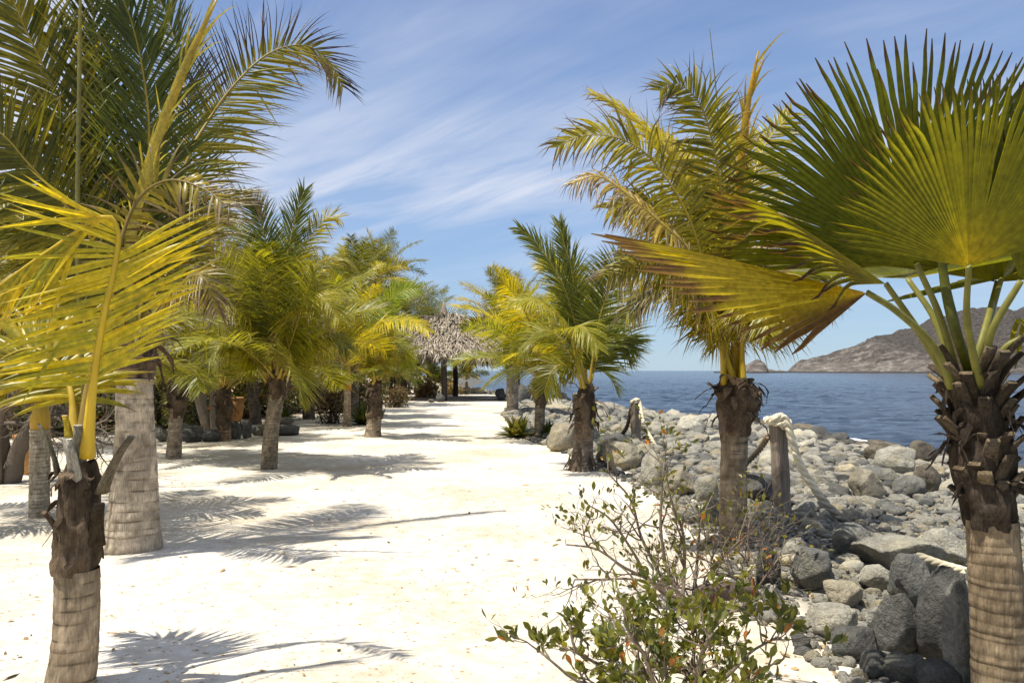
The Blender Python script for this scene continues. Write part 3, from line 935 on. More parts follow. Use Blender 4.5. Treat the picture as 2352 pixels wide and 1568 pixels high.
frond(A, bA, W([(180, 1000, .1), (172, 900, .2), (130, 820, .3), (70, 795, .4), (0, 830, .5)], dA), (.4, -.85, .35), 22, .36, .05, .22, .9, .15, A3(.12, .13, .012), A3(.36, .31, .02), .2, .3, .05, 5, 14, .018)
spear(A, bA, W([(196, 985, .12), (186, 780, .12), (178, 530, .12), (182, 200, .12), (186, -150, .12)], dA), .014, A3(.21, .21, .07), 5, 'spear_leaf', .7, A3(.20, .19, .05))

# --- B: the tall stout palm just behind it
bB, dB = G(300, 1262)
B = root('coconut_palm', bB, 'stout tall coconut palm with a flared pale ringed trunk behind the nearest palm', 'palm tree', PALMS)
tB = P(309, 868, dB)
trunk(B, bB, bB - A3(0, 0, .12), tB, .285, .132, .75, .08, 21, 44, (.41, .34, .26), (.02, 0), .02, .55)
hB = P(312, 770, dB)
husk(B, bB, tB - A3(0, 0, .05), hB, .132, 22, (.12, .085, .06), 16, 1.25, 30, .4, 3, .3)
cB = P(311, 800, dB)
def fB(pts, face, **k):
    q = np.vstack([cB[None] + A3(*(rng.normal(0, .05, 2)), 0), W(pts, dB)])
    frond(B, bB, q, face, **k)
fB([(420, 400, .2), (480, 275, .4), (550, 182, .55), (620, 122, .7), (695, 104, .85), (750, 134, .95), (788, 200, 1.0)], (.38, -.9, .25), n=88, leaf=.66, wid=.036, s0=.2, g=.42, v=.1, c0=A3(.14, .15, .014), c1=A3(.36, .31, .018), dry=.24, tipdry=.4, K=6, seed=31, sdry=(-1, .8), rad=.026, a0=68, a1=38)
fB([(330, 520, -.1), (342, 380, -.2), (338, 230, -.3), (305, 60, -.4), (255, -60, -.5)], (.4, -.9, -.05), n=80, leaf=.72, wid=.036, s0=.16, g=.35, v=.1, c0=A3(.055, .085, .014), c1=A3(.115, .135, .014), dry=.08, K=5, seed=32, rad=.024, a0=48, a1=26)
fB([(262, 500, -.1), (235, 300, -.2), (225, 140, -.25), (210, 10, -.3), (190, -80, -.4)], (.5, -.8, -.1), n=70, leaf=.66, wid=.034, s0=.16, g=.3, v=.15, c0=A3(.055, .085, .014), c1=A3(.11, .13, .014), dry=.06, K=5, seed=33, rad=.024, a0=44, a1=24)
fB([(235, 475, -.1), (185, 340, -.25), (140, 235, -.35), (65, 80, -.5), (20, -20, -.6), (-20, -90, -.6)], (.3, -.9, .3), n=84, leaf=.72, wid=.042, s0=.18, g=.45, v=.15, c0=A3(.08, .10, .012), c1=A3(.34, .29, .016), dry=.06, K=6, seed=34, rad=.026, a0=60, a1=36)
fB([(215, 560, -.3), (150, 470, -.5), (65, 375, -.7), (0, 305, -.8), (-90, 260, -.9)], (.3, -.85, .4), n=84, leaf=.72, wid=.036, s0=.2, g=.75, v=.1, c0=A3(.07, .085, .012), c1=A3(.22, .20, .016), dry=.1, K=6, seed=35, rad=.026)
fB([(200, 640, -.2), (100, 540, -.2), (0, 480, -.2), (-100, 480, -.2)], (.2, -.6, .8), n=76, leaf=.7, wid=.038, s0=.2, g=.9, v=.1, c0=A3(.09, .11, .012), c1=A3(.30, .27, .018), dry=.1, K=5, seed=36)
fB([(210, 700, .3), (110, 600, .8), (20, 560, 1.2), (-80, 590, 1.5)], (.2, -.5, .9), n=70, leaf=.66, wid=.038, s0=.2, g=1.0, v=.2, c0=A3(.05, .07, .012), c1=A3(.16, .16, .014), dry=.1, K=5, seed=37)
fB([(380, 560, .4), (420, 420, .8), (430, 250, 1.1), (400, 90, 1.3), (350, -40, 1.4)], (-.1, -1, .1), n=74, leaf=.66, wid=.032, s0=.2, g=.35, v=.1, c0=A3(.04, .06, .012), c1=A3(.10, .11, .012), dry=.1, K=5, seed=38, a0=56, a1=30)
fB([(400, 600, .5), (480, 480, .9), (540, 440, 1.2), (590, 470, 1.4)], (-.3, -.8, .6), n=70, leaf=.6, wid=.034, s0=.22, g=.8, v=.1, c0=A3(.07, .08, .012), c1=A3(.24, .2, .016), dry=.2, tipdry=.4, K=5, seed=39)
fB([(370, 700, -.5), (430, 640, -.7), (470, 640, -.8), (500, 720, -.8)], (-.2, -.6, .8), n=50, leaf=.42, wid=.03, s0=.22, g=1.2, v=0, c0=A3(.09, .09, .02), c1=A3(.3, .23, .05), dry=.35, tipdry=.4, dead=.12, K=5, seed=41, brk=.3)
spear(B, bB, np.vstack([cB[None], W([(295, 600, -.3), (330, 420, -.6), (385, 255, -.8), (440, 120, -.9), (500, -5, -1.0)], dB)]), .05, A3(.34, .34, .06), 6, 'spear_leaf', .75, A3(.40, .33, .06), 46)

# --- L3: slim palm left of B, crown hidden behind A
b3, d3 = G(90, 1188)
L3 = root('coconut_palm', b3, 'slim ringed palm with a yellow orange crown base left of the stout trunk', 'palm tree', PALMS)
t3 = P(92, 985, d3)
trunk(L3, b3, b3 - A3(0, 0, .1), t3, .105, .098, .3, .042, 41, 30, (.36, .31, .24), (0, 0), .02, .5)
mb = MB(); tube(mb, W([(92, 990, 0), (92, 965, 0), (96, 930, 0), (98, 890, 0)], d3), np.array([.095, .1, .07, .05]), 14, np.array([(.36, .2, .02), (.46, .28, .02), (.34, .24, .03), (.2, .18, .04)])); mb.build('crown_shaft', M['stem'], L3, b3)
crown(L3, b3, P(97, 900, d3), 15, 2.3, 43, (-.05, -.1), 52, .55, .034, (OLIVE, LIME), .35, 5, True, True, dry=.12, el=(86, 38), bend=(20, 70))

# --- C: the full green palm in the middle of the left side
bC, dC = G(617, 1076)
C_ = root('coconut_palm', bC, 'bushy green coconut palm with a bare brown trunk standing alone on the sand', 'palm tree', PALMS)
tC = P(636, 905, dC)
trunk(C_, bC, bC - A3(0, 0, .1), tC, .14, .125, .3, .05, 51, 28, (.25, .205, .155), (-.03, 0), .03, .55)
husk(C_, bC, tC - A3(0, 0, .1), P(642, 850, dC), .14, 52, (.11, .08, .055), 14, 1.15, 24, .3, 4, .3, (.16, .12, .08))
def fC(pts, face, **k):
    kk = dict(n=58, leaf=.62, wid=.036, s0=.2, g=.6, v=.15, c0=OLIVE, c1=LIME * 1.15, dry=.08, K=5, rad=.022, fold=True)
    kk.update(k)
    frond(C_, bC, W(pts, dC), face, **kk)
fC([(635, 872, 0), (627, 658, -.2), (609, 547, -.3), (585, 480, -.35), (560, 452, -.4)], (.3, -1, .1), seed=61, a0=52, a1=30, c0=A3(.07, .10, .014), c1=A3(.15, .18, .016))
fC([(644, 872, 0), (650, 658, .1), (668, 547, .2), (688, 470, .2), (698, 440, .2)], (-.2, -1, .1), seed=62, a0=46, a1=26, c0=A3(.08, .11, .014), c1=A3(.18, .20, .016))
fC([(649, 870, 0), (675, 614, .1), (715, 540, .2), (752, 500, .2), (776, 500, .2)], (-.3, -.8, .4), seed=63, c1=GOLD, tipdry=.15)
fC([(635, 872, -.1), (646, 740, -.5), (634, 640, -.9), (622, 585, -1.2), (612, 560, -1.4)], (0, -1, -.2), seed=64, n=64, c0=A3(.08, .10, .012), c1=A3(.18, .19, .014), rachis=(.35, .28, .06))
fC([(622, 872, 0), (582, 747, -.4), (550, 712, -.6), (522, 705, -.8), (500, 740, -.9)], (.2, -.4, .9), seed=65, g=1.3, c1=A3(.32, .30, .03), leaf=.66)
fC([(657, 876, 0), (672, 745, -.5), (700, 698, -.8), (742, 686, -1.0), (778, 735, -1.1)], (-.2, -.4, .9), seed=66, g=1.4, c0=LIME, c1=A3(.36, .28, .03), dry=.2, leaf=.66)
fC([(662, 878, .1), (715, 790, .2), (762, 770, .2), (800, 800, .2)], (-.3, -.3, 1), seed=67, g=1.1, c1=LIME)
fC([(618, 872, .1), (555, 680, .5), (505, 610, .7), (470, 640, .8)], (.3, -.5, .9), seed=68, g=1.0, c1=A3(.28, .27, .02))
fC([(630, 870, .2), (600, 640, .7), (560, 540, 1.0), (510, 500, 1.2)], (.4, -.7, .5), seed=69, g=.6, c1=A3(.22, .22, .02))
fC([(650, 870, .2), (700, 650, .7), (760, 590, 1.0), (815, 610, 1.2)], (-.4, -.6, .7), seed=70, g=.8, c1=A3(.26, .24, .02))
fC([(612, 876, -.1), (560, 800, -.3), (510, 790, -.5), (480, 830, -.6)], (.3, -.3, 1), seed=73, g=1.1, c1=LIME)
fC([(640, 870, -.2), (690, 720, -1.0), (715, 640, -1.5), (720, 620, -1.8)], (-.3, -1, 0), seed=74, g=.8, c1=LIME)
crown(C_, bC, P(640, 866, dC), 14, 2.5, 71, (0, .05), 52, .6, .036, (OLIVE, LIME * 1.15), .3, 4, True, True, el=(82, 34), bend=(28, 85))

# --- other palms of the left side
def mid_palm(label, bx, by, tx, ty, r0, r1, cx, cy, L, nf, seed, hk=True, c=(.25, .205, .155), flare=.3, n=46, pal=(GREEN * 1.35, LIME * 1.1), gold=.3, fold=False, wind=(0, 0), el=(86, 30), bend=(24, 82), base=None, group=PALMS, hr=1.35, sub=False, wid=.036, dry=.14, leaf=None, tipdry=.1, d=None, K=4, stalk=True, name='coconut_palm'):
    if base is None: b, d = G(bx, by)
    else:
        b = P(bx, by, d); b[2] = float(height(b[0], b[1], False))
        d = b[1]
    o = root(name, b, label, 'palm tree', group)
    t = P(tx, ty, d); top = P(cx, cy, d)
    trunk(o, b, b - A3(0, 0, .12), t, r0, r1, flare, .06, seed, 20, c, (0, 0), .03, .55)
    if hk: husk(o, b, t - A3(0, 0, .12), top, r1 * 1.05, seed + 1, (.085, .062, .045), 14, hr, 20, r1 * 2.6, 3, r1 * 2.2)
    crown(o, b, top, nf, L, seed + 2, wind, n, leaf, wid, pal, gold, K, fold, sub, el, bend, dry, .02, tipdry=tipdry, rtop=r1 * .5)
    return o, b, d

mid_palm('slim palm whose pale trunk leans in front of dark rocks and agaves', 398, 1052, 405, 945, .155, .115, 408, 868, 2.0, 20, 80, hr=1.45, sub=True, c=(.30, .25, .20), n=50, gold=.3)
mid_palm('short palm with a dark sheathed trunk beside the terracotta pot', 515, 1012, 515, 975, .16, .14, 514, 885, 2.2, 18, 90, hr=1.2, c=(.26, .18, .12), n=50, sub=True)
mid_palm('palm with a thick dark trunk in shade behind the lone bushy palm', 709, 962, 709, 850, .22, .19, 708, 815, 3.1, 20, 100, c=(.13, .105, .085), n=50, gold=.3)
o4, b4, d4 = mid_palm('slender palm with a smooth trunk and bright orange crown base', 797, 979, 798, 893, .15, .10, 798, 830, 2.7, 19, 110, hk=False, c=(.33, .255, .18), n=50, gold=.45, sub=True)
mb = MB(); tube(mb, W([(798, 896, 0), (798, 882, 0), (799, 866, 0), (799, 820, 0), (799, 780, 0)], d4), np.array([.105, .12, .085, .06, .04]), 12, np.array([(.4, .2, .02), (.42, .22, .02), (.36, .25, .02), (.36, .28, .03), (.3, .25, .03)])); mb.build('crown_shaft', M['stem'], o4, b4)
o5, b5, d5 = mid_palm('short palm with a flared foot and one long golden frond at the path edge', 855, 1003, 860, 955, .25, .15, 864, 872, 1.3, 8, 120, flare=.32, hr=1.1, c=(.24, .19, .145), n=50, sub=True, gold=.3)
f5 = lambda pts, face, **k: frond(o5, b5, W(pts, d5), face, **{**dict(n=56, leaf=.6, wid=.036, s0=.2, g=.8, v=.1, dry=.08, K=5, rad=.024, fold=True), **k})
f5([(860, 880, 0), (838, 810, -.5), (862, 748, -.9), (920, 735, -1.2), (960, 742, -1.4), (985, 760, -1.5)], (-.1, -.5, 1), seed=121, c0=LIME, c1=GOLD * 1.2, g=1.0)
f5([(866, 880, 0), (876, 780, -.2), (890, 700, -.3), (922, 668, -.4), (962, 662, -.5)], (-.5, -.9, .3), seed=122, c0=A3(.16, .23, .02), c1=A3(.28, .36, .03), g=.5)
f5([(858, 885, -.1), (866, 810, -.5), (880, 765, -.8), (886, 745, -1.0)], (.1, -1, 0), seed=123, c0=OLIVE, c1=A3(.34, .26, .02), g=.9, n=50)
f5([(868, 885, 0), (892, 800, .1), (920, 790, .1), (936, 840, .1)], (-.3, -.3, 1), seed=124, c0=LIME, c1=A3(.24, .28, .03), g=1.2)
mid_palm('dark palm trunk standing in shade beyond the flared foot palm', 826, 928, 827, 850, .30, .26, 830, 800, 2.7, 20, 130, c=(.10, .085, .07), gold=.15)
BG = 'palms crowding the back of the garden'
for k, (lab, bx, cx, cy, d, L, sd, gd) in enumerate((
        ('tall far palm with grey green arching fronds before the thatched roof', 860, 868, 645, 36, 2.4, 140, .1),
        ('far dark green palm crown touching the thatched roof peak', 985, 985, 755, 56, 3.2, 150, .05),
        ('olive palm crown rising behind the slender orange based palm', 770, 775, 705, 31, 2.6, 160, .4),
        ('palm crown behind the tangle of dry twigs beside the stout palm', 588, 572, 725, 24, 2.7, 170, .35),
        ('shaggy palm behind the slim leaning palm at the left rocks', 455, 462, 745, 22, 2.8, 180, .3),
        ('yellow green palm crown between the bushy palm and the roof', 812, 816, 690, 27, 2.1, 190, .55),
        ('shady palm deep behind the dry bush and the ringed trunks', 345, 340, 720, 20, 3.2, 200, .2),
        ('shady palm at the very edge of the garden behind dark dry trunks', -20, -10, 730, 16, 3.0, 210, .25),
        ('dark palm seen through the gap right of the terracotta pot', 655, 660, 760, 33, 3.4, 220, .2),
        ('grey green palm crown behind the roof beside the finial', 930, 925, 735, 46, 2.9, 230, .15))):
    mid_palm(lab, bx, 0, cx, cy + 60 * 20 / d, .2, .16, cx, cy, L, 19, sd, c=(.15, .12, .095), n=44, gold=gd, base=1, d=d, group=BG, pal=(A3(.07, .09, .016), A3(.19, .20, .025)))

# --- right side
mid_palm('palm with a shaggy brown skirt beside the thatched roof', 1177, 951, 1177, 850, .24, .21, 1174, 775, 2.5, 24, 240, c=(.27, .23, .18), n=52, gold=.45, wind=(-.2, 0), dry=.22, tipdry=.5, hr=1.25, sub=True, el=(90, 48), bend=(16, 84))
mid_palm('thin trunked palm with dark torn husk beside the agave by the rocks', 1238, 1005, 1241, 925, .15, .12, 1242, 862, 2.5, 18, 250, c=(.24, .2, .155), n=52, gold=.4, wind=(-.3, 0), hr=1.5, sub=True, dry=.12)
bR, dR = G(1333, 1079)
R3 = root('coconut_palm', bR, 'small coconut palm with a swollen shaggy foot on the rocks edge of the path', 'palm tree', PALMS)
tR = P(1343, 985, dR)
trunk(R3, bR, bR - A3(0, 0, .1), tR, .235, .14, .28, .05, 261, 28, (.21, .17, .13), (0, 0), .05, .5)
husk(R3, bR, P(1340, 1010, dR), P(1348, 880, dR), .14, 262, (.11, .082, .058), 22, 1.12, 24, .34, 5, .3)
mb = MB()
for q in range(26):
    g = np.random.default_rng(900 + q); a = g.uniform(0, 6.28)
    h = A3(math.cos(a), math.sin(a), 0); z0 = g.uniform(.05, .4); rr0 = .15 + .09 * math.exp(-z0 / .25)
    pp = np.array([bR + h * rr0 * (1 + .1 * e) + A3(0, 0, z0 * (1 - e / 4.)) for e in range(5)]); lat = A3(-h[1], h[0], 0)
    ww = .03 * np.array([.6, 1, 1, .6, .1])[:, None]
    mb.add(np.stack([pp - lat * ww, pp + h * .012, pp + lat * ww], 1).reshape(-1, 3), [[3 * e + f, 3 * e + f + 1, 3 * e + f + 4, 3 * e + f + 3] for e in range(4) for f in range(2)], None, A3(.12, .09, .065) * g.uniform(.5, 1.6))
mb.build('bark_shreds', M['fibre'], R3, bR)
def fR(pts, face, **k):
    kk = dict(n=56, leaf=.62, wid=.036, s0=.22, g=.6, v=.12, c0=OLIVE, c1=LIME, dry=.10, K=5, rad=.022, fold=True)
    kk.update(k)
    frond(R3, bR, W(pts, dR), face, **kk)
fR([(1345, 890, 0), (1325, 764, 0), (1294, 657, -.1), (1240, 569, -.2), (1192, 524, -.3)], (.5, -.9, .2), seed=271, a0=42, a1=24, c0=A3(.10, .13, .014), c1=A3(.22, .24, .02), leaf=.52)
fR([(1345, 890, 0), (1320, 746, .1), (1316, 635, .1), (1296, 560, .1), (1284, 512, .1)], (.2, -1, 0), seed=272, a0=34, a1=20, leaf=.5, c0=A3(.10, .13, .014), c1=A3(.22, .24, .02))
fR([(1352, 890, 0), (1374, 746, -.1), (1396, 671, -.2), (1412, 610, -.3), (1430, 590, -.3)], (-.35, -1, 0), seed=273, a0=66, a1=40, leaf=.66, n=66, c0=A3(.08, .11, .014), c1=A3(.22, .24, .018))
fR([(1335, 890, -.1), (1307, 764, -.5), (1262, 704, -.8), (1225, 690, -1.0), (1175, 690, -1.1)], (.1, -.45, 1), seed=274, g=1.0, c0=LIME, c1=A3(.34, .33, .06), leaf=.55)
fR([(1342, 890, -.2), (1318, 790, -.7), (1318, 752, -1.0), (1345, 755, -1.2), (1375, 800, -1.3)], (0, -.6, .8), seed=275, g=1.1, c0=LIME, c1=A3(.30, .30, .05), leaf=.5, n=50)
fR([(1352, 895, 0), (1380, 800, .1), (1412, 772, .1), (1455, 790, .1)], (-.3, -.9, .3), seed=276, a0=70, g=.6, leaf=.72, c0=A3(.07, .10, .014), c1=A3(.16, .18, .016), n=60)
fR([(1340, 890, .2), (1290, 780, .4), (1240, 760, .5), (1195, 800, .6)], (.3, -.6, .7), seed=277, g=.9, c1=LIME)
fR([(1345, 890, .3), (1350, 720, .8), (1380, 650, 1.2), (1440, 640, 1.5)], (-.3, -.8, .5), seed=278, g=.7, c1=LIME)
fR([(1345, 890, -.1), (1300, 840, -.2), (1270, 850, -.3), (1250, 900, -.3)], (.2, -.5, .9), seed=279, g=.9, leaf=.5, c1=OLIVE, n=40)
fR([(1345, 890, .3), (1330, 700, .7), (1300, 620, 1.0), (1240, 600, 1.3)], (.3, -.8, .5), seed=280, g=.7, c1=GOLD)

# --- R4: the wind-torn yellow palm
b4r, d4r = G(1686, 1250)
R4 = root('coconut_palm', b4r, 'wind torn yellow coconut palm with ragged grey frond tips on the rocks', 'palm tree', PALMS)
t4r = P(1688, 968, d4r)
trunk(R4, b4r, b4r - A3(0, 0, .15), t4r, .145, .118, .3, .046, 281, 36, (.24, .19, .135), (-.01, 0), .03, .5)
husk(R4, b4r, P(1690, 1000, d4r), P(1692, 868, d4r), .125, 282, (.105, .075, .052), 26, 1.5, 30, .3, 7, .24)
c4r = P(1688, 885, d4r)
def f4(pts, face, **k):
    kk = dict(gclamp=.90, n=60, leaf=.6, wid=.036, s0=.25, g=.6, v=.1, c0=LIME, c1=GOLD, dry=.15, tipdry=.2, K=6, rad=.024, fold=True, rachis=(.46, .32, .02), brk=.2, curly=.34)
    kk.update(k); kk['c1'] = np.asarray(kk['c1']) * A3(1.15, 1.2, 1); kk['c0'] = np.asarray(kk['c0']) * 1.15
    frond(R4, b4r, np.vstack([c4r[None] + A3(*(rng.normal(0, .04, 2)), 0), W(pts, d4r)]), face, **kk)
f4([(1664, 740, 0), (1662, 515, -.1), (1645, 370, -.2), (1622, 275, -.3), (1597, 225, -.35), (1555, 192, -.4), (1515, 208, -.45)], (.15, -1, .1), seed=291, n=68, leaf=.54, c0=A3(.10, .105, .012), c1=A3(.36, .25, .014), a0=66, a1=52, dry=0.17, tipdry=0.40, g=0.81, swirl=(-.2, 0, 0))
f4([(1655, 740, 0), (1620, 520, .2), (1545, 360, .3), (1470, 285, .3), (1420, 242, .3), (1365, 215, .3)], (.2, -.6, .8), seed=292, n=59, leaf=.5, c0=A3(.3, .24, .02), c1=A3(.5, .34, .015), a0=50, a1=26, g=0.57, tipdry=0.40)
f4([(1650, 760, -.1), (1590, 520, -.3), (1500, 370, -.4), (1420, 318, -.5), (1340, 312, -.5), (1278, 338, -.5)], (.2, -.9, .3), seed=293, n=62, leaf=.52, c0=A3(.14, .12, .012), c1=A3(.40, .27, .015), dry=0.17, tipdry=0.48, g=1.30)
f4([(1650, 760, -.2), (1590, 590, -.4), (1520, 515, -.6), (1425, 435, -.7), (1370, 405, -.75), (1318, 420, -.8)], (.25, -.6, .7), seed=294, n=64, leaf=.5, c0=A3(.36, .28, .05), c1=A3(.3, .24, .12), dry=0.33, tipdry=0.48, dead=.25, g=2.27, brk=.4)
f4([(1650, 760, .1), (1600, 600, .3), (1530, 500, .4), (1470, 470, .4), (1400, 480, .4)], (.2, -.9, .3), seed=295, n=66, leaf=.55, c0=A3(.09, .10, .012), c1=A3(.36, .26, .02), g=1.46, dry=0.16)
f4([(1648, 770, 0), (1625, 690, -.2), (1560, 620, -.4), (1480, 600, -.5), (1400, 630, -.6)], (.15, -.6, .8), seed=296, n=59, leaf=.62, c0=A3(.08, .085, .012), c1=A3(.26, .20, .016), g=1.70, dry=0.22, tipdry=0.32)
f4([(1660, 800, .1), (1640, 720, .3), (1570, 650, .5), (1490, 660, .6), (1440, 720, .6)], (.2, -.5, .9), seed=297, n=60, leaf=.55, c0=A3(.07, .08, .012), c1=A3(.2, .18, .016), g=1.95, dry=0.26, tipdry=0.24)
f4([(1712, 730, 0), (1738, 660, -.1), (1790, 630, -.2), (1850, 640, -.3), (1905, 690, -.3)], (-.15, -.7, .7), seed=298, n=59, leaf=.62, c0=A3(.08, .09, .012), c1=A3(.3, .22, .016), g=1.79, dry=0.20, tipdry=0.32)
f4([(1698, 700, .2), (1705, 560, .3), (1745, 492, .4), (1820, 490, .4), (1900, 560, .4)], (-.1, -.5, .9), seed=299, n=60, leaf=.52, c0=A3(.3, .24, .08), c1=A3(.3, .25, .16), g=2.27, dry=0.33, tipdry=0.40, dead=.15, brk=.35)
f4([(1700, 640, .4), (1720, 450, .7), (1760, 330, .9), (1820, 260, 1.0)], (-.3, -.9, .2), seed=300, n=64, leaf=.52, c0=A3(.14, .13, .012), c1=A3(.4, .28, .015), g=0.98)
f4([(1680, 640, .5), (1690, 430, .8), (1680, 330, 1.0), (1650, 260, 1.1)], (.1, -1, .1), seed=301, n=64, leaf=.5, c0=A3(.2, .17, .012), c1=A3(.46, .32, .015), g=0.81)
f4([(1665, 700, .3), (1640, 500, .6), (1570, 360, .9), (1500, 300, 1.1)], (.2, -.8, .5), seed=302, n=64, leaf=.5, c0=A3(.24, .2, .014), c1=A3(.5, .34, .015), g=0.81, tipdry=0.40)
f4([(1705, 760, -.1), (1730, 700, -.5), (1750, 690, -.8), (1765, 760, -1.0)], (-.1, -.7, .6), seed=303, n=50, leaf=.5, c0=A3(.12, .11, .012), c1=A3(.34, .25, .02), g=1.95)
f4([(1690, 760, .6), (1760, 640, 1.0), (1840, 590, 1.2), (1920, 620, 1.3)], (-.2, -.6, .8), seed=304, n=60, leaf=.55, c0=A3(.1, .1, .012), c1=A3(.3, .22, .016), g=1.62, dry=0.20)
spear(R4, b4r, np.vstack([c4r[None], W([(1695, 600, 0), (1700, 400, -.1), (1716, 250, -.1), (1742, 118, -.1)], d4r)]), .055, A3(.42, .31, .02), 8, 'spear_leaf', .5, A3(.46, .34, .03), 40)
spear(R4, b4r, np.vstack([c4r[None], W([(1670, 600, .2), (1652, 300, .2), (1640, 160, .2), (1628, 50, .2)], d4r)]), .014, A3(.3, .26, .03), 9, 'spear_leaf', .3)

# --- F: the fan palm close on the right
dF = 3.7
bF = P(2302, 1640, dF); bF[2] = float(height(bF[0], bF[1], False)) - .02
FP = root('fan_palm', bF, 'fan palm close by with pleated round leaves and a shaggy stub covered trunk', 'palm tree')
tF = P(2278, 1190, dF)
trunk(FP, bF, bF - A3(0, 0, .2), tF, .138, .106, .5, .05, 311, 40, (.25, .19, .125), (.01, 0), .02, .78)
hF = P(2232, 850, dF)
husk(FP, bF, P(2276, 1215, dF), hF, .108, 312, (.046, .035, .027), 40, 1.12, 34, .22, 0)
gF = np.random.default_rng(313)
ctrF = lambda z: P(2272, 1200, dF) * (1 - z) + hF * z
for k in range(54):
    z = .12 + .86 * (k + .5) / 54
    az = k * 2.39996 + gF.normal(0, .15)
    leaf_stub(FP, bF, ctrF(z) - A3(0, 0, .03), az, .135 * (1 - .2 * z), gF.uniform(.13, .22) * (.8 + .5 * z), .044, gF, (.075, .058, .042) if gF.random() < .7 else (.15, .115, .075), R_(gF.uniform(52, 78)), (.15, .115, .075))
cF = P(2228, 862, dF)
def fan_at(hub, tip, normal, R, span, pet, base=(0, 0), **k):
    h = P(*hub)
    ax = P(*tip) - h
    fan(FP, bF, h, ax, normal, R, span, petiole=[cF + A3(base[0], base[1], -.05)] + [P(*q) for q in pet], **k)
DK = A3(.09, .108, .013); DO = A3(.13, .135, .012)
fan_at((2290, 648, 4.15), (2330, 50, 4.05), (.05, -.75, -.65), 1.08, 84, [(2262, 760, 3.85)], (.05, .1), nseg=54, split=.64, droop=.02, cup=.10, c_in=OLIVE, c_out=DO, seed=321, brown=.04)
fan_at((2105, 606, 3.62), (1965, 130, 3.42), (.12, -.72, -.69), .98, 70, [(2160, 730, 3.65)], (-.03, .03), nseg=62, split=.68, droop=.015, cup=.06, c_in=OLIVE, c_out=DK, seed=322, prof=.10, brown=.05)
fan_at((2225, 613, 3.15), (2262, 200, 2.92), (-.05, -.72, -.68), .72, 74, [(2222, 740, 3.4)], (0, -.08), nseg=58, split=.66, droop=.01, cup=.10, c_in=A3(.36, .31, .016), c_out=A3(.19, .195, .014), seed=323, prof=.30, brown=.05)
fan_at((2035, 652, 3.6), (1655, 405, 3.35), (.3, -.4, .85), .92, 44, [(2110, 760, 3.7)], (-.08, 0), nseg=34, split=.66, droop=.03, cup=-.3, c_in=OLIVE, c_out=A3(.16, .16, .014), seed=324, brown=.12)
fan_at((1992, 672, 3.45), (1400, 555, 3.1), (.06, -.42, .9), 1.18, 38, [(2140, 790, 3.62), (2060, 715, 3.52)], (-.10, -.04), nseg=34, split=.74, droop=.0, cup=-.5, wing=(-36, 40), c_in=A3(.34, .26, .014), c_out=A3(.17, .15, .012), seed=325, brown=.10, prof=.3, browning=(27, 10))
fan_at((2345, 645, 3.5), (2640, 330, 3.4), (-.3, -.8, -.3), .95, 66, [(2275, 770, 3.55)], (.07, -.02), nseg=46, split=.64, droop=.04, cup=.12, c_in=OLIVE, c_out=DK, seed=326)
fan_at((2400, 760, 3.6), (2760, 720, 3.5), (-.1, -.4, .9), .9, 80, [(2310, 800, 3.65)], (.10, 0), nseg=40, split=.6, droop=.1, cup=-.25, c_in=GOLD, c_out=OLIVE, seed=327)
fan_at((2085, 640, 4.0), (2060, 560, 4.9), (.1, .3, .9), .9, 80, [(2150, 740, 3.9)], (0, .12), nseg=40, split=.6, droop=.0, cup=.1, c_in=OLIVE, c_out=DK, seed=328)
fan_at((2300, 640, 4.1), (2480, 560, 4.9), (-.1, .2, .9), .9, 80, [(2270, 740, 3.95)], (.06, .12), nseg=40, split=.6, droop=.0, cup=.1, c_in=OLIVE, c_out=DK, seed=329)
spear(FP, bF, [cF, P(2190, 740, 3.6), P(2166, 620, 3.65), P(2150, 420, 3.7)], .028, A3(.12, .13, .02), 331)

# --- small palms beyond the roof
for k, (lab, bx, by, cy, L, sd) in enumerate((
        ('little palm on the stones framed beneath the thatched roof', 1072, 905, 868, 1.9, 340),
        ('little yellowish palm just left of the roof post', 1000, 908, 878, 1.5, 350),
        ('thin young palm in shade under the left end of the roof', 965, 903, 858, 2.0, 360),
        ('leafy young palm in shade next to the pale sandy slope', 940, 905, 848, 2.2, 370))):
    mid_palm(lab, bx, by, bx, cy + 8, .12, .09, bx, cy, L, 14, sd, hk=False, n=34, gold=.15, wid=.05, group='small palms beyond the roof', pal=(A3(.04, .06, .014), A3(.12, .14, .03)))
# ------------------------------------------------------------------ thatched shelter
bG = P(1020, 921, 42.0); bG[2] = float(height(bG[0], bG[1], False))
ctr = A3(-3.0, 45.6, 0)
GZ0 = root('thatched_shelter', (ctr[0], ctr[1], 0), 'open shelter with a shaggy grey palm thatch roof at the end of the path', 'shelter')
og = A3(ctr[0], ctr[1], 0)
gt = np.random.default_rng(500)
def roof_pt(a, f):
    """f = 0 at the eave, 1 at the peak"""
    ax, ay = 5.7 - 4.0 * f, 4.6 * (1 - f)
    k = 1 / max(abs(math.cos(a)), abs(math.sin(a))) ** .45
    r = k
    z = 2.42 + .12 * math.sin(3 * a + 1) - .22 * max(0, math.cos(a)) + f * 2.35 + .12 * math.sin(math.pi * f)
    return A3(ctr[0] + ax * r * math.cos(a) * .95, ctr[1] + ay * r * math.sin(a) * .95, z)
mb = MB()
na, nf_ = 72, 14
V = np.array([[roof_pt(2 * math.pi * i / na, j / (nf_ - 1) * .985) - A3(0, 0, .05) for i in range(na)] for j in range(nf_)]).reshape(-1, 3)
Q = [[j * na + i, j * na + (i + 1) % na, (j + 1) * na + (i + 1) % na, (j + 1) * na + i] for j in range(nf_ - 1) for i in range(na)]
mb.add(V, Q, None, (.16, .125, .095))
nb = 26000
f = gt.random(nb) ** 1.35
a = gt.uniform(0, 2 * math.pi, nb)
PP, DD, LL = [], [], []
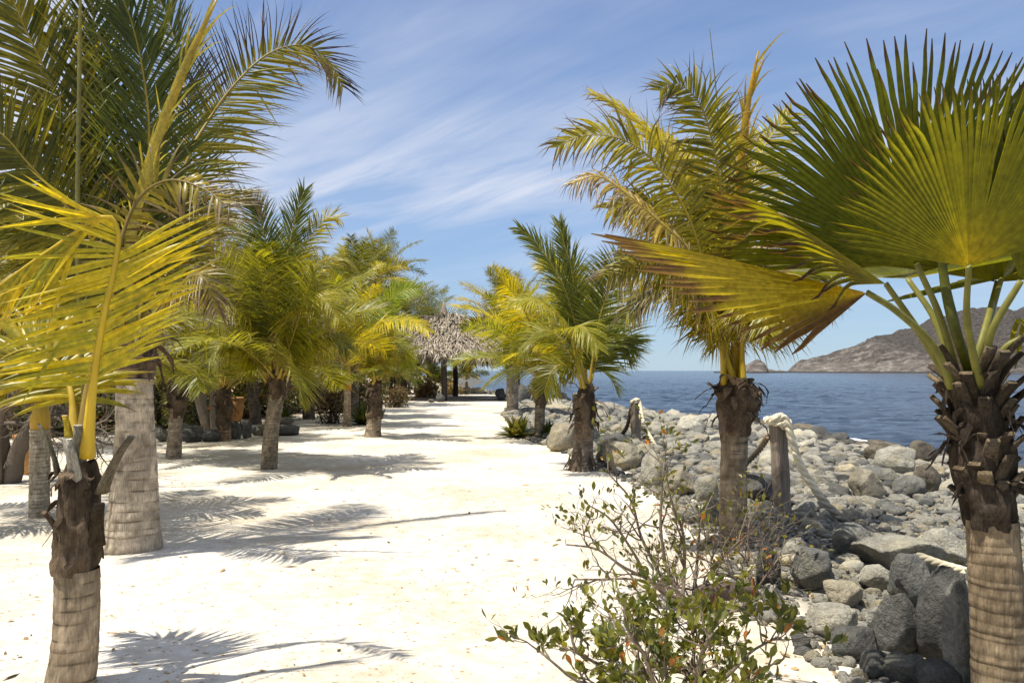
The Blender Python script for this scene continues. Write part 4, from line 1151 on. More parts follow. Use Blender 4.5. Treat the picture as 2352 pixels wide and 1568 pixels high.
for k in range(nb):
    p0 = roof_pt(a[k], f[k]); p1 = roof_pt(a[k] + .02 * gt.normal(), max(f[k] - .08, -.05)); PP.append(p0); DD.append(p1 - p0)
PP = np.array(PP); DD = unit(np.array(DD) + gt.normal(0, .10, (nb, 3)))
LL = gt.uniform(.4, .95, nb)
out = unit(np.stack([np.cos(a), np.sin(a), .9 + 0 * a], 1))
lat = unit(np.cross(DD, out))
w = gt.uniform(.010, .032, nb)[:, None]
lift = gt.uniform(.02, .10, nb)[:, None]
q0 = PP + out * .02; q1 = PP + DD * (LL * .55)[:, None] + out * lift; q2 = PP + DD * LL[:, None] + out * lift * gt.uniform(-.6, 1.2, nb)[:, None] - A3(0, 0, .05)
V = np.stack([q0 - lat * w, q0 + lat * w, q1 - lat * w, q1 + lat * w, q2 - lat * w * .3, q2 + lat * w * .3], 1).reshape(-1, 3)
b = np.arange(nb)[:, None] * 6
Q = np.concatenate([b + np.array([[0, 1, 3, 2]]), b + np.array([[2, 3, 5, 4]])])
c = A3(.18, .145, .108) + (A3(.50, .43, .335) - A3(.18, .145, .108)) * gt.random((nb, 1)) ** 1.2
mb.add(V, Q, None, np.repeat(c, 6, 0))
mb.build('roof', M['thatch'], GZ0, og)
for (x, y) in ((bG[0], bG[1]), (ctr[0] - 3.9, ctr[1] + .4), (ctr[0] + 3.3, ctr[1] + 1.8), (ctr[0] - .5, ctr[1] + 3.6)):
    mb = MB(); z0 = float(height(x, y, False)) - .1
    pts = np.array([[x + .02 * math.sin(z * 2), y, z] for z in np.linspace(z0, 2.65, 9)])
    tube(mb, pts, .15 * np.linspace(1.12, .95, 9), 12, (.075, .06, .05))
    mb.build('post', M['twig'], GZ0, og)
for (p, q) in (((ctr[0] - 4.2, ctr[1] - 3.3, 2.55), (ctr[0] + 4.0, ctr[1] - 3.3, 2.5)), ((ctr[0] - 4.2, ctr[1] + 3.3, 2.55), (ctr[0] + 4.0, ctr[1] + 3.3, 2.5))):
    mb = MB(); tube(mb, np.linspace(p, q, 8), .08, 8, (.09, .07, .055)); mb.build('roof_beam', M['twig'], GZ0, og)
mb = MB(); tube(mb, np.array([ctr + A3(-.9, 0, 4.5), ctr + A3(-.9, 0, 4.9), ctr + A3(-.9, 0, 5.2), ctr + A3(-.9, 0, 5.55)]), np.array([.34, .24, .13, .03]), 10, (.24, .2, .15)); mb.build('finial', M['thatch'], GZ0, og)

# ------------------------------------------------------------------ rope fence
def rope_tube(name, pts, r, parent=None, label=None, cols=((.62, .52, .36),), n=90, loc=None):
    p = curve(pts, n)
    L = np.linalg.norm(np.diff(p, axis=0), axis=1).sum()
    mb = MB()
    T, S, N = frames(p)
    s = np.linspace(0, L, n)
    cc = np.array([np.interp(np.linspace(0, 1, n), np.linspace(0, 1, len(cols)), [c[k] for c in cols]) for k in range(3)]).T
    n2 = max(n, int(L / .012)); u = np.linspace(0, 1, n2)
    pi = np.stack([np.interp(u, np.linspace(0, 1, n), p[:, k]) for k in range(3)], 1)
    T, S, N = frames(pi)
    cci = np.stack([np.interp(u, np.linspace(0, 1, n), cc[:, k]) for k in range(3)], 1)
    for st in range(3):
        ph = u * L / (r * 7) * 2 * math.pi + st * 2.0944
        q = pi + (S * np.cos(ph)[:, None] + N * np.sin(ph)[:, None]) * r * .5
        tube(mb, q, r * .62, 6, cci * (1 + .06 * st))
    o0 = pts[0] if loc is None else loc
    o = mb.build(name, M['rope'], parent, o0)
    if parent is None: o.location = [float(c) for c in o0]
    return o

def post_at(bx, by, h, w, lean, seed, label, dpx=None):
    b, d = G(bx, by)
    g = np.random.default_rng(seed)
    mb = MB()
    n = 9
    zs = np.linspace(-.25, h, n)
    for k in range(1):
        sec = []
        for z in zs:
            c = b + A3(lean[0] * z, lean[1] * z, z)
            ww = w * (1 + .05 * g.normal()) * .5
            rc = A3(math.cos(.5), math.sin(.5), 0); rs = A3(-math.sin(.5), math.cos(.5), 0)
            bev = .82
            for (x, y) in ((-1, -bev), (-bev, -1), (bev, -1), (1, -bev), (1, bev), (bev, 1), (-bev, 1), (-1, bev)):
                sec.append(c + rc * x * ww + rs * y * ww * .8 + A3(0, 0, .02 * x * (z == zs[-1])))
        V = np.array(sec)
        Q = [[8 * i + j, 8 * i + (j + 1) % 8, 8 * i + 8 + (j + 1) % 8, 8 * i + 8 + j] for i in range(n - 1) for j in range(8)]
        tp = 8 * (n - 1)
        mb.add(V, Q + [[tp, tp + 1, tp + 2, tp + 3], [tp, tp + 3, tp + 4, tp + 7], [tp + 4, tp + 5, tp + 6, tp + 7]], None, (1, 1, 1))
    o = mb.build('rope_post', M['post'], None, b, smooth=False)
    o.location = [float(c) for c in b]
    tag(o, label, 'post', 'posts of the rope fence')
    return b, d, b + A3(lean[0] * h, lean[1] * h, h)
p1b, p1d, p1t = post_at(1798, 1180, 1.02, .165, (-.055, .0), 1, 'nearest grey wooden rope post, leaning among the rocks')
p2b, p2d, p2t = post_at(1461, 1014, .98, .22, (-.01, 0), 2, 'middle weathered rope post standing where boulders begin beyond the yellow palm')
p3b, p3d, p3t = post_at(1322, 960, .85, .2, (0, 0), 3, 'far rope post half hidden by the small shaggy footed palm')
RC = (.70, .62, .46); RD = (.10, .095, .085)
lp = lambda p, x, y, z: p + A3(x, y, z)
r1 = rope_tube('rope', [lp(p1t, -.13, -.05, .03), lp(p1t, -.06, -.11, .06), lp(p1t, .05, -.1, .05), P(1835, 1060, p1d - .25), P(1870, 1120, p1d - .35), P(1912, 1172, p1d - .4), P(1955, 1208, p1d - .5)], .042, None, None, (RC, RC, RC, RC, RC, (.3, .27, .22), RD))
tag(r1, 'thick pale rope sagging from the nearest post, its lower end grey', 'rope', 'ropes of the fence')
r1b = rope_tube('rope', [lp(p1t, .1, .1, .02), lp(p1t, -.1, .08, .05), lp(p1t, -.12, -.06, .02), lp(p1t, .02, -.13, .0), lp(p1t, .12, -.04, .01), lp(p1t, .1, .07, .05), lp(p1t, -.02, .02, .08), lp(p1t, .04, -.1, -.05)], .03, None, None, (RC,))
tag(r1b, 'knot of pale rope wrapped over the top of the nearest post', 'rope', 'ropes of the fence')
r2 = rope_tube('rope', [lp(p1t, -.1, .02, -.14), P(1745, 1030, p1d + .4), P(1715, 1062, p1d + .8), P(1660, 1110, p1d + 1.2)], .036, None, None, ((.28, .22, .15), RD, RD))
tag(r2, 'dark rope slanting down from the nearest post behind the yellow palm trunk', 'rope', 'ropes of the fence')
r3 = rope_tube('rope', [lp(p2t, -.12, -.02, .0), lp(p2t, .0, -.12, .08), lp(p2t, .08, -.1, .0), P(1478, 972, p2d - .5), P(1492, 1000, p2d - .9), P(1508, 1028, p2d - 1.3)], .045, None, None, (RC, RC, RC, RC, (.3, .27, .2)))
tag(r3, 'pale rope dropping from the middle post onto the boulders', 'rope', 'ropes of the fence')
r4 = rope_tube('rope', [lp(p3t, -.08, 0, .0), lp(p3t, .02, -.1, .06), P(1326, 935, p3d - .6), P(1330, 960, p3d - 1.2)], .05, None, None, (RC, RC, (.4, .36, .28)))
tag(r4, 'pale rope end looped over the far post behind the shaggy footed palm', 'rope', 'ropes of the fence')
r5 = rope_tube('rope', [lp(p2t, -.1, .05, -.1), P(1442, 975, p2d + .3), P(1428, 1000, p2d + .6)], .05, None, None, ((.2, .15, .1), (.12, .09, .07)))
tag(r5, 'dark rope slanting from the middle post towards the sand', 'rope', 'ropes of the fence')
def onrock(px, py, dz): 
    p, d = G(px, py); return p + A3(0, 0, dz)
r6 = rope_tube('rope', [onrock(1990, 1290, .12), onrock(2040, 1305, .16), onrock(2100, 1322, .17), onrock(2160, 1345, .17), onrock(2220, 1368, .18)], .032, None, None, (RD, (.2, .18, .14), (.4, .36, .27), RC))
tag(r6, 'grey rope lying along the rocks towards the fan palm', 'rope', 'ropes of the fence')

# ------------------------------------------------------------------ rocks
def rock_mesh(seed, sub, boxy):
    g = np.random.default_rng(seed)
    bm = bmesh.new(); bmesh.ops.create_icosphere(bm, subdivisions=sub, radius=1)
    V = np.array([v.co for v in bm.verts]); Fc = np.array([[v.index for v in f.verts] for f in bm.faces]); bm.free()
    V = V * A3(1, g.uniform(.75, 1.0), g.uniform(.6, .85))
    for k in range(boxy):
        n = unit(g.normal(0, 1, 3)); o = g.uniform(.5, .78)
        dd = V @ n - o
        V = V - n * np.maximum(dd, 0)[:, None] * .97
    V = V * (1 + .16 * fbm(V * 1.3 + seed, 3, seed)[:, None] + .10 * fbm(V * 4 + seed, 3, seed + 2)[:, None] + .055 * fbm(V * 11, 2, seed + 4)[:, None])
    return V, Fc
SHAPES = []
for s in range(20):
    boxy = 8 if s < 8 else (14 if s < 14 else 4)
    V, Fc = rock_mesh(600 + s, 4, boxy)
    mb = MB(); mb.add(V, None, Fc); me = mb.mesh('rock'); SHAPES.append((me, 'blocky' if boxy == 9 else ('rounded' if boxy == 2 else 'lumpy'), V.min(0), V.max(0)))
TONEMESH = {}
def rock_data(k, tone):
    if (k, tone) not in TONEMESH:
        me = SHAPES[k][0].copy(); me.materials.clear(); me.materials.append(ROCK[tone]); TONEMESH[(k, tone)] = me
    return TONEMESH[(k, tone)]
placed = []
RG = 'loose rocks of the shore bank'
def put_rock(p, size, tone, g, label=None, k=None, rot=None, group=RG, flat=None, name='rock'):
    k = int(g.integers(0, 20)) if k is None else k
    o = bpy.data.objects.new(name, rock_data(k, tone)); COL.objects.link(o)
    o.location = [float(c) for c in p]
    o.scale = [float(c) for c in size]
    o.rotation_euler = rot if rot is not None else (g.normal(0, .25), g.normal(0, .25), g.uniform(0, 6.28))
    tag(o, label, 'rock', group)
    placed.append((float(p[0]), float(p[1]), float(max(size[0], size[1]))))
    return o, k
g = np.random.default_rng(77)
def rock_px(cx, cy, w, h, tone, label, k=None, sink=.12, flatd=.85, group=RG, roll=0., yaw=None):
    """a rock whose picture outline is about w by h round (cx, cy), seated on the terrain"""
    b, d = G(cx, cy + h * .5)
    sx = w / 2 / F * d; sz = h / 2 / F * d
    me, _, mn, mx = SHAPES[k if k is not None else 0]
    kk = int(g.integers(0, 20)) if k is None else k
    mn, mx = SHAPES[kk][2], SHAPES[kk][3]
    s = A3(sx * 2 / (mx[0] - mn[0]), sx * flatd * 2 / (mx[1] - mn[1]), sz * 2 / (mx[2] - mn[2]) * (1 + sink))
    p = A3((cx - CX) / F * (d + sx * .5), d + sx * .5, b[2] + sz * (1 - sink))
    return put_rock(p, s, tone, g, label, kk, (g.normal(0, .1), roll, g.normal(0, .35) if yaw is None else yaw), group)
rock_px(2172, 1425, 138, 226, 'dark grey', 'tall dark boulder leaning against the fan palm trunk, biggest of the near rocks', 15)
rock_px(2060, 1440, 120, 150, 'dark grey', 'dark wedge shaped boulder left of the tall one by the fan palm', 2, roll=.25)
rock_px(1962, 1482, 112, 74, 'dark grey', 'low bluish dark block at the edge of the shaded sand', 9)
rock_px(2085, 1335, 110, 120, 'mid grey', 'rough cracked boulder just above the dark wedge shaped one', 3)
rock_px(1912, 1432, 122, 76, 'pale grey', 'knobbly pale boulder bordering the sand beside the shell bits', 4)
rock_px(1866, 1312, 112, 98, 'mid grey', 'squarish grey boulder beneath the driftwood piece', 10)
rock_px(1758, 1310, 70, 100, 'dark grey', 'dark shaded boulder at the foot of the yellow palm', 16)
rock_px(1830, 1262, 66, 60, 'pale grey', 'flat topped pale boulder behind the driftwood piece', 11)
rock_px(1958, 1242, 90, 82, 'mid grey', 'round grey boulder where the sagging rope meets the ground', 17)
rock_px(1776, 1370, 50, 54, 'pale grey', 'small cube like stone at the shrub edge of the rocks', 12)
rock_px(2065, 1278, 210, 82, 'pale grey', 'broad low pale slab in the middle of the near rocks', 1)
rock_px(2175, 1262, 110, 90, 'pale grey', 'wide pale stone behind the tall dark boulder', 5)
rock_px(2010, 1330, 80, 60, 'pale grey', 'pale rounded stone under the broad pale slab', 18)
rock_px(1935, 1370, 96, 64, 'sandy grey', 'slanted tawny block left of the rough cracked boulder', 13)
rock_px(2008, 1530, 84, 60, 'dark grey', 'small dark stone below the wedge shaped boulder', 16)
rock_px(2075, 1540, 110, 70, 'mid grey', 'grey stone at the foot of the tall dark boulder', 6)
rock_px(2150, 1565, 110, 90, 'dark grey', 'dark rounded stone in the shade against the fan palm foot', 17)
rock_px(1838, 1478, 50, 36, 'dark grey', 'single dark angular stone lying on the sand by itself', 13)
rock_px(2205, 1450, 70, 300, 'mid grey', 'upright grey slab wedged between the tall boulder and the fan palm', 8)
rock_px(2060, 1058, 92, 66, 'pale grey', 'big whitish boulder at the waterline, lighter than its neighbours', 9)
rock_px(2108, 1040, 76, 56, 'brown', 'tan boulder behind the whitish one at the waterline', 16)
rock_px(2010, 1040, 50, 40, 'brown', 'brown rounded boulder left of the whitish one by the water', 17)
rock_px(2045, 1098, 60, 44, 'mid grey', 'grey boulder directly below the whitish waterline boulder', 5)
rock_px(2125, 1100, 66, 70, 'brown', 'round brownish boulder near the water beside the fan palm trunk', 18)
rock_px(2090, 1118, 74, 50, 'mid grey', 'grey boulder with a white streak near the water', 4)
rock_px(1995, 1112, 74, 70, 'sandy grey', 'pointed yellowish rock standing above the stones', 12)
rock_px(1742, 1122, 104, 66, 'dark grey', 'dark hollowed boulder behind the yellow palm trunk', 10)
rock_px(1421, 1048, 96, 66, 'sandy grey', 'two humped tawny boulder on the sand edge behind the shaggy foot', 3)
rock_px(1402, 1050, 66, 42, 'dark grey', 'smooth dark boulder touching the shaggy palm foot', 17)
rock_px(1404, 1018, 74, 50, 'dark grey', 'dark block directly above the smooth dark boulder', 6)
rock_px(1293, 1004, 66, 66, 'sandy grey', 'big tawny boulder left of the shaggy footed palm', 4)
rock_px(1268, 1010, 32, 28, 'mid grey', 'little grey stone at the sand in front of the tawny boulder', 18)
rock_px(1464, 1055, 36, 46, 'pale grey', 'upright pale stone under the middle rope post', 14)
rock_px(1500, 1078, 66, 80, 'pale grey', 'large pale boulder on the sand edge below the middle post', 2)
rock_px(1560, 1105, 80, 70, 'sandy grey', 'cracked tawny boulder left of the yellow palm by the sand', 11)
rock_px(1616, 1120, 56, 64, 'pale grey', 'pale boulder against the left of the yellow palm trunk', 7)
rock_px(1640, 1175, 54, 60, 'mid grey', 'grey stone low at the left of the yellow palm trunk', 19)
EL_ = 'edging stones of the garden bed'
for (cx, cy, w, h, tone, lab, k) in ((352, 985, 48, 24, 'pale grey', 'pale flat edging stone left of the leaning slim trunk', 18), (372, 1000, 30, 30, 'mid grey', 'small edging stone close to the leaning slim trunk', 5), (424, 992, 36, 44, 'mid grey', 'tall edging stone right beside the leaning slim trunk', 12),
        (446, 996, 46, 40, 'dark grey', 'dark edging stone in front of the big agave', 9), (482, 1000, 46, 30, 'dark grey', 'low dark edging stone left of the sheathed trunk', 3), (540, 988, 30, 42, 'dark grey', 'dark edging stone right of the sheathed trunk', 15),
        (565, 984, 30, 44, 'dark grey', 'upright dark edging stone below the terracotta pot', 10), (600, 988, 50, 26, 'mid grey', 'low edging stone left of the lone bushy palm trunk', 6), (662, 988, 58, 24, 'dark grey', 'long low edging stone right of the lone bushy palm trunk', 4),
        (655, 966, 44, 16, 'pale grey', 'pale flat stone lying behind the lone bushy palm', 18), (500, 1006, 14, 12, 'pale grey', 'tiny white stone on the sand before the edging', 16)):
    rock_px(cx, cy, w, h, tone, lab, k, group=EL_)
rock_px(1010, 914, 22, 18, 'dark grey', 'dark boulder on the sand beside the roof post', 3, group='stones beyond the path')
rock_px(990, 920, 18, 8, 'brown', 'low dark stone left of the roof post', 18, group='stones beyond the path')
rock_px(1150, 905, 30, 28, 'dark grey', 'black boulder left of the shaggy skirted palm', 9, group='stones beyond the path')
rock_px(1200, 905, 40, 44, 'dark grey', 'large black boulder just right of the shaggy skirted palm', 2, group='stones beyond the path')

# the rest of the bank: the largest as things of their own, the small as one heap
LAND = [((1700 - CX) / F, 7.4, 'the yellow palm foot'), (p1b[0] / p1b[1], p1b[1], 'the nearest rope post'), (p2b[0] / p2b[1], p2b[1], 'the middle rope post'), (p3b[0] / p3b[1], p3b[1], 'the far rope post'),
        ((2290 - CX) / F, 4.2, 'the fan palm trunk'), ((1335 - CX) / F, 13., 'the shaggy footed palm'), ((1240 - CX) / F, 19., 'the thin trunked palm'), ((1180 - CX) / F, 30., 'the shaggy skirted palm'),
        ((2060 - CX) / F, 24., 'the whitish waterline boulder'), ((1995 - CX) / F, 13., 'the pointed yellowish rock'), ((2065 - CX) / F, 6.3, 'the broad pale slab'), ((1870 - CX) / F, 6., 'the driftwood piece')]
cand = []
def sample(n, lo_, hi_):
    k = 0
    while k < n:
        py = 852 + 4 + (1600 - 856) * g.random() ** 1.25
        d = EYE * F / (py - HY) * g.uniform(1.0, 1.5)
        if d > 72: continue
        lo, hi = float(x_rock(d)), float(x_sea(d))
        x = g.uniform(lo - .15, hi + .7)
        px = CX + x / d * F
        if px > 3300: continue
        t = (x - lo) / max(hi - lo, .1)
        r = (.028 + .0116 * d) * g.uniform(lo_, hi_) * (1.2 if t > .75 else 1) * (.8 if t < .06 else 1)
        cand.append((x, d, min(r, .6), t)); k += 1
sample(46, 1.2, 1.6); sample(680, .8, 1.2); sample(4200, .5, .8); sample(32000, .26, .5)
cell = {}
def clash(x, y, r, fac):
    i, j = int(x // 1.0), int(y // 1.0)
    for a in (-2, -1, 0, 1, 2):
        for b_ in (-2, -1, 0, 1, 2):
            for (X, Y, Rr) in cell.get((i + a, j + b_), ()):
                if (X - x) ** 2 + (Y - y) ** 2 < (fac * (r + Rr)) ** 2: return True
    return False
def addc(x, y, r): cell.setdefault((int(x // 1.0), int(y // 1.0)), []).append((x, y, r))
for (x, y, r) in placed: addc(x, y, r * .9)
chosen = []
for (x, y, r, t) in cand:
    if clash(x, y, r, .74): continue
    addc(x, y, r); chosen.append((x, y, r, t))
chosen.sort(key=lambda c: (CX + c[0] / c[1] * F > 2400 or (CX + c[0] / c[1] * F > 2320 and c[1] < 5), -c[2] / c[1]))
NIND = 300 - len(placed)
def tone_for(t, y):
    q = g.random()
    if t > .86: return 'brown' if q < .45 else ('dark grey' if q < .75 else 'mid grey')
    return 'pale grey' if q < .55 else ('sandy grey' if q < .76 else ('mid grey' if q < .92 else 'dark grey'))
used = {}
for (x, y, r, t) in chosen[:NIND]:
    tone = tone_for(t, y)
    k = int(g.integers(0, 20))
    z = float(height(x, y, False)) + r * .22
    sz = (r * g.uniform(.95, 1.35), r * g.uniform(.85, 1.1), r * g.uniform(.7, 1.05))
    a, dd, nm = min(LAND, key=lambda l: abs(l[0] - x / y) * 6 + abs(math.log(l[1] / y)))
    sizew = 'large' if r / y > .03 else ('middling' if r / y > .017 else 'small')
    rel = 'beyond' if y > dd * 1.2 else ('in front of' if y < dd * .83 else ('right of' if x / y > a else 'left of'))
    shp = SHAPES[k][1]
    flat_ = 'flat ' if sz[2] < .76 * r else ''
    lab = f'{sizew} {tone} {flat_}{shp} rock {rel} {nm}'
    put_rock((x, y, z), sz, tone, g, lab, k)
mbs = {t: MB() for t in ROCK}
lowV, lowF = zip(*[rock_mesh(700 + s, 2, 6 + s % 7) for s in range(14)])
midV, midF = zip(*[rock_mesh(730 + s, 3, 6 + s % 7) for s in range(14)])
def bulk(x, y, r, tone, sunk=.2, hi=False):
    lowV, lowF = (midV, midF) if hi else (globals()['lowV'], globals()['lowF'])
    k = int(g.integers(0, 14))
    a = g.uniform(0, 6.28); ca, sa = math.cos(a), math.sin(a)
    V = lowV[k] * A3(r * g.uniform(.9, 1.35), r * g.uniform(.85, 1.1), r * g.uniform(.7, 1.0))
    V = V @ np.array([[ca, sa, 0], [-sa, ca, 0], [0, 0, 1]]) + A3(x, y, float(height(x, y, False)) + r * sunk)
    mbs[tone].add(V, None, lowF[k])
for (x, y, r, t) in chosen[NIND:9000]:
    bulk(x, y, r, tone_for(t, y), .2, r / y > .0075)
for k in range(2600):     # gravel between the stones and along the sand edge
    d = 3.6 + 18 * g.random() ** 1.6
    x = float(x_rock(d)) + (-.25 + 3.2 * g.random() ** 1.3)
    if abs((x / d) * F + CX) > 2400: continue
    bulk(x, d, g.uniform(.012, .05) * (1 + d * .03), tone_for(.3, d), .3)
big = MB(); mats = []
for mi, t in enumerate(ROCK):
    mats.append(ROCK[t])
    m_ = mbs[t]
    for V, T_ in zip(m_.v, [np.asarray(x) for x in m_.t]): pass
    if m_.n:
        Vv = np.concatenate(m_.v); big.add(Vv, None, np.concatenate(m_.t), (1, 1, 1), mi)
tag(big.build('rubble', mats), 'small stones filling the gaps of the rock bank', None, None, 'stuff')

# driftwood
def driftwood(pts, r, label, c):
    p = curve(pts, 24)
    mb = MB(); k = np.linspace(0, 1, 24)
    tube(mb, p, r * np.interp(k, [0, .1, .6, 1], [.7, 1, .85, .25]) * (1 + .12 * fbm(np.stack([k * 6, 0 * k, 0 * k], 1), 2, 3)), 10, c, .8)
    o = mb.build('driftwood', M['twig'], None, pts[0]); o.location = [float(x) for x in pts[0]]
    tag(o, label, 'driftwood')
pd, dd = G(1850, 1345)
driftwood([P(1792, 1288, dd), P(1830, 1285, dd), P(1880, 1292, dd - .05), P(1916, 1300, dd - .1)], .055, 'pale dry driftwood piece lying across the squarish boulder', (.50, .43, .31))
pd, dd = G(1700, 1400)
driftwood([P(1600, 1368, dd), P(1660, 1358, dd), P(1715, 1356, dd), P(1742, 1362, dd)], .085, 'dark rotten log lying behind the leafy shrub', (.10, .075, .06))

# ------------------------------------------------------------------ pots, agaves, shrubs, dry trees
def pot(px, py, w, h, label, c):
    b, d = G(px, py)
    r = w / 2 / F * d; H = h / F * d
    prof = [(.02, 0), (.62, 0), (.70, .06), (.86, .35), (.98, .68), (.97, .84), (.90, .90), (1.0, .915), (1.0, .99), (.95, 1.0), (.86, .985), (.84, .9), (.88, .6), (.02, .5)]
    rt = root('garden_pot', b, label, 'pot', None)
    def lathe(pr):
        mb = MB(); s = 32; th = np.linspace(0, 2 * np.pi, s, endpoint=False)
        V = np.array([[b[0] + r * a * math.cos(t), b[1] + r * a * math.sin(t), b[2] + H * z] for a, z in pr for t in th])
        Q = [[i * s + j, i * s + (j + 1) % s, (i + 1) * s + (j + 1) % s, (i + 1) * s + j] for i in range(len(pr) - 1) for j in range(s)]
        g2 = np.random.default_rng(int(px))
        mb.add(V, Q, None, np.repeat(np.array([np.asarray(c) * (.85 + .3 * g2.random()) for _ in pr]), s, 0)); return mb
    lathe(prof[:7]).build('body', M['clay'], rt, b)
    lathe(prof[6:]).build('rim', M['clay'], rt, b)
pot(541, 968, 38, 56, 'tall terracotta pot standing on the sand right of the sheathed trunk', (.42, .22, .09))
pot(74, 1088, 78, 92, 'terracotta pot half hidden behind the slim yellow based palm', (.36, .19, .07))

AG = [(475, 988, 100, 62, 'big spiky agave behind the dark edging stone', 1, .045), (362, 982, 74, 36, 'low agave between the stout trunk and the leaning one', 2, .04), (1189, 1004, 72, 56, 'yellow green agave on the sand edge beside the thin trunked palm', 3, .085),
      (1262, 1006, 46, 40, 'small shaded agave right of the thin trunked palm', 4, .06), (650, 968, 60, 36, 'dark agave in shade behind the lone bushy palm', 5, .05), (832, 975, 78, 60, 'spiky dark agave between the orange based and flared foot palms', 6, .06), (450, 982, 70, 50, 'agave tucked behind the leaning slim trunk', 7, .045),
      (835, 930, 50, 56, 'upright pale agave at the back beside the dark trunk', 8, .07)]
for (px, py, w, h, lab, sd, bw) in AG:
    b, d = G(px, py)
    agave(b, lab, w / F * d, h / F * d, 800 + sd, 40, (.035, .055, .014) if sd != 3 else (.12, .14, .03), (.13, .15, .05) if sd != 3 else (.34, .33, .10), bw=bw)

def shrub_px(px, py, w, h, lab, seed, name='shrub', **k):
    b, d = G(px, py)
    return shrub(name, b, lab, 'shrub', w / F * d, h / F * d, seed, **k)
UG = 'undergrowth bushes of the garden'
DRY = dict(c0=(.06, .05, .03), c1=(.16, .12, .07), twigc=(.09, .07, .055))
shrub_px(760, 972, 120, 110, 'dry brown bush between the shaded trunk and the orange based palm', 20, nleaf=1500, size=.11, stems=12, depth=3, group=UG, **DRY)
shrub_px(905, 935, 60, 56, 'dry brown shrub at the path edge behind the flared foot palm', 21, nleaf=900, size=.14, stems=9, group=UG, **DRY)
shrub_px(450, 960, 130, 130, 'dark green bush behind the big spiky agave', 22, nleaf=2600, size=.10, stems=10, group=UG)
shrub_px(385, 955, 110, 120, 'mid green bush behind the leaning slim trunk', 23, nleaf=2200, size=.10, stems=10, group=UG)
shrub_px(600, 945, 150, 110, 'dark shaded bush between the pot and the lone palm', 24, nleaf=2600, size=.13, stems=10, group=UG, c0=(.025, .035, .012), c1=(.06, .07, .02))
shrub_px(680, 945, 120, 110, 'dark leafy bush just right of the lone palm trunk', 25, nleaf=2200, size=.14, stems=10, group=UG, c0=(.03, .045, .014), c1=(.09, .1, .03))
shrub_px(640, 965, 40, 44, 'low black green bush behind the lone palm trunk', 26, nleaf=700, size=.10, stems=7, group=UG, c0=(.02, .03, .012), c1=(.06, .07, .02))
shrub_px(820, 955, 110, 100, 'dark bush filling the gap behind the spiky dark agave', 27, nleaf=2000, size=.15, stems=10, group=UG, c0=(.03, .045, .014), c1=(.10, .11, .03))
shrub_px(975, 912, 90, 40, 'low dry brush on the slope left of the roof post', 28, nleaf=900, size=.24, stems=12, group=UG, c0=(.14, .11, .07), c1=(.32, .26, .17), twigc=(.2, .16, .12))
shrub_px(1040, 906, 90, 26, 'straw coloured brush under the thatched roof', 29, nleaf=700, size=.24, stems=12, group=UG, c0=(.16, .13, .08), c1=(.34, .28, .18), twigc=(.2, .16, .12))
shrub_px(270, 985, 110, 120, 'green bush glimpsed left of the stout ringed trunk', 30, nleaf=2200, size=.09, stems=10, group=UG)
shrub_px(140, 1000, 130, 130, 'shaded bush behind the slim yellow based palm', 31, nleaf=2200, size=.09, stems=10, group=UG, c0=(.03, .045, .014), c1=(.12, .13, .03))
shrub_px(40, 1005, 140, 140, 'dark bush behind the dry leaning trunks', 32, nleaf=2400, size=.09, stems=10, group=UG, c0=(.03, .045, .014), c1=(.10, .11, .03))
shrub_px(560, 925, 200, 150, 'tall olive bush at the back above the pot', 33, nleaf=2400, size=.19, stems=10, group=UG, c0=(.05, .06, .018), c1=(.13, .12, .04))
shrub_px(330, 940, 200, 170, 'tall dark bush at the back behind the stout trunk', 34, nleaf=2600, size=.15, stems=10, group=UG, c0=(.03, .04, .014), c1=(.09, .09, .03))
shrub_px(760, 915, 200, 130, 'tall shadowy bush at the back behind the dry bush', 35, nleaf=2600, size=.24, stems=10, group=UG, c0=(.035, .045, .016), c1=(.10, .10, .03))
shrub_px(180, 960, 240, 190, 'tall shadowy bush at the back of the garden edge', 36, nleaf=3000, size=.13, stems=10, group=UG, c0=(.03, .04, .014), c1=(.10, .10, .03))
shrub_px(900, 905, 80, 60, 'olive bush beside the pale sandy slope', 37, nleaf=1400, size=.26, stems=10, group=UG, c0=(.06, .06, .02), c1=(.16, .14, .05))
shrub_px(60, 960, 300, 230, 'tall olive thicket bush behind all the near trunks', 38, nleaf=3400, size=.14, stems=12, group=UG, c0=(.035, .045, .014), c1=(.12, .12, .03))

def bare_tree(label, base, stems, seed, depth=3, col=(.20, .165, .13)):
    rt = root('bare_tree', base, label, 'tree')
    g2 = np.random.default_rng(seed)
    mt = MB(); mbk = MB(); tips = []
    for (pts, r) in stems:
        p = curve(pts, 14); k = np.linspace(0, 1, 14)
        tube(mt, p, r * (1 - .5 * k) * (1 + .15 * g2.normal(0, .4, 14)), 9, np.asarray(col) * .8)
        for q in range(7):
            i = int(g2.integers(5, 14))
            branches(mbk, p[i], unit((p[13] - p[5]) + g2.normal(0, .9, 3) * np.linalg.norm(p[13] - p[5])), g2.uniform(.5, 1.1), r * .3, depth, g2, tips, col, .8, .02, (2, 4), .66, .26, 5, 5)
    mt.build('trunk', M['twig'], rt, base); mbk.build('branches', M['twig'], rt, base)
    return rt, tips
b, d = G(30, 1108)
bare_tree('dark leaning dry trunks with tangled bare branches at the garden edge', b, [
    ([b + A3(-.05, 0, -.1), P(40, 1040, d), P(70, 985, d), P(95, 930, d + .2), P(110, 860, d + .3)], .14), ([b + A3(-.2, .1, -.1), P(5, 1020, d), P(-10, 930, d), P(10, 840, d)], .13), ([b + A3(-.15, -.1, -.1), P(0, 960, d - .3), P(60, 900, d - .4), P(140, 872, d - .4), P(215, 872, d - .5), P(270, 850, d - .6)], .06)], 61, 3, (.17, .14, .115))
b, d = G(470, 1000)
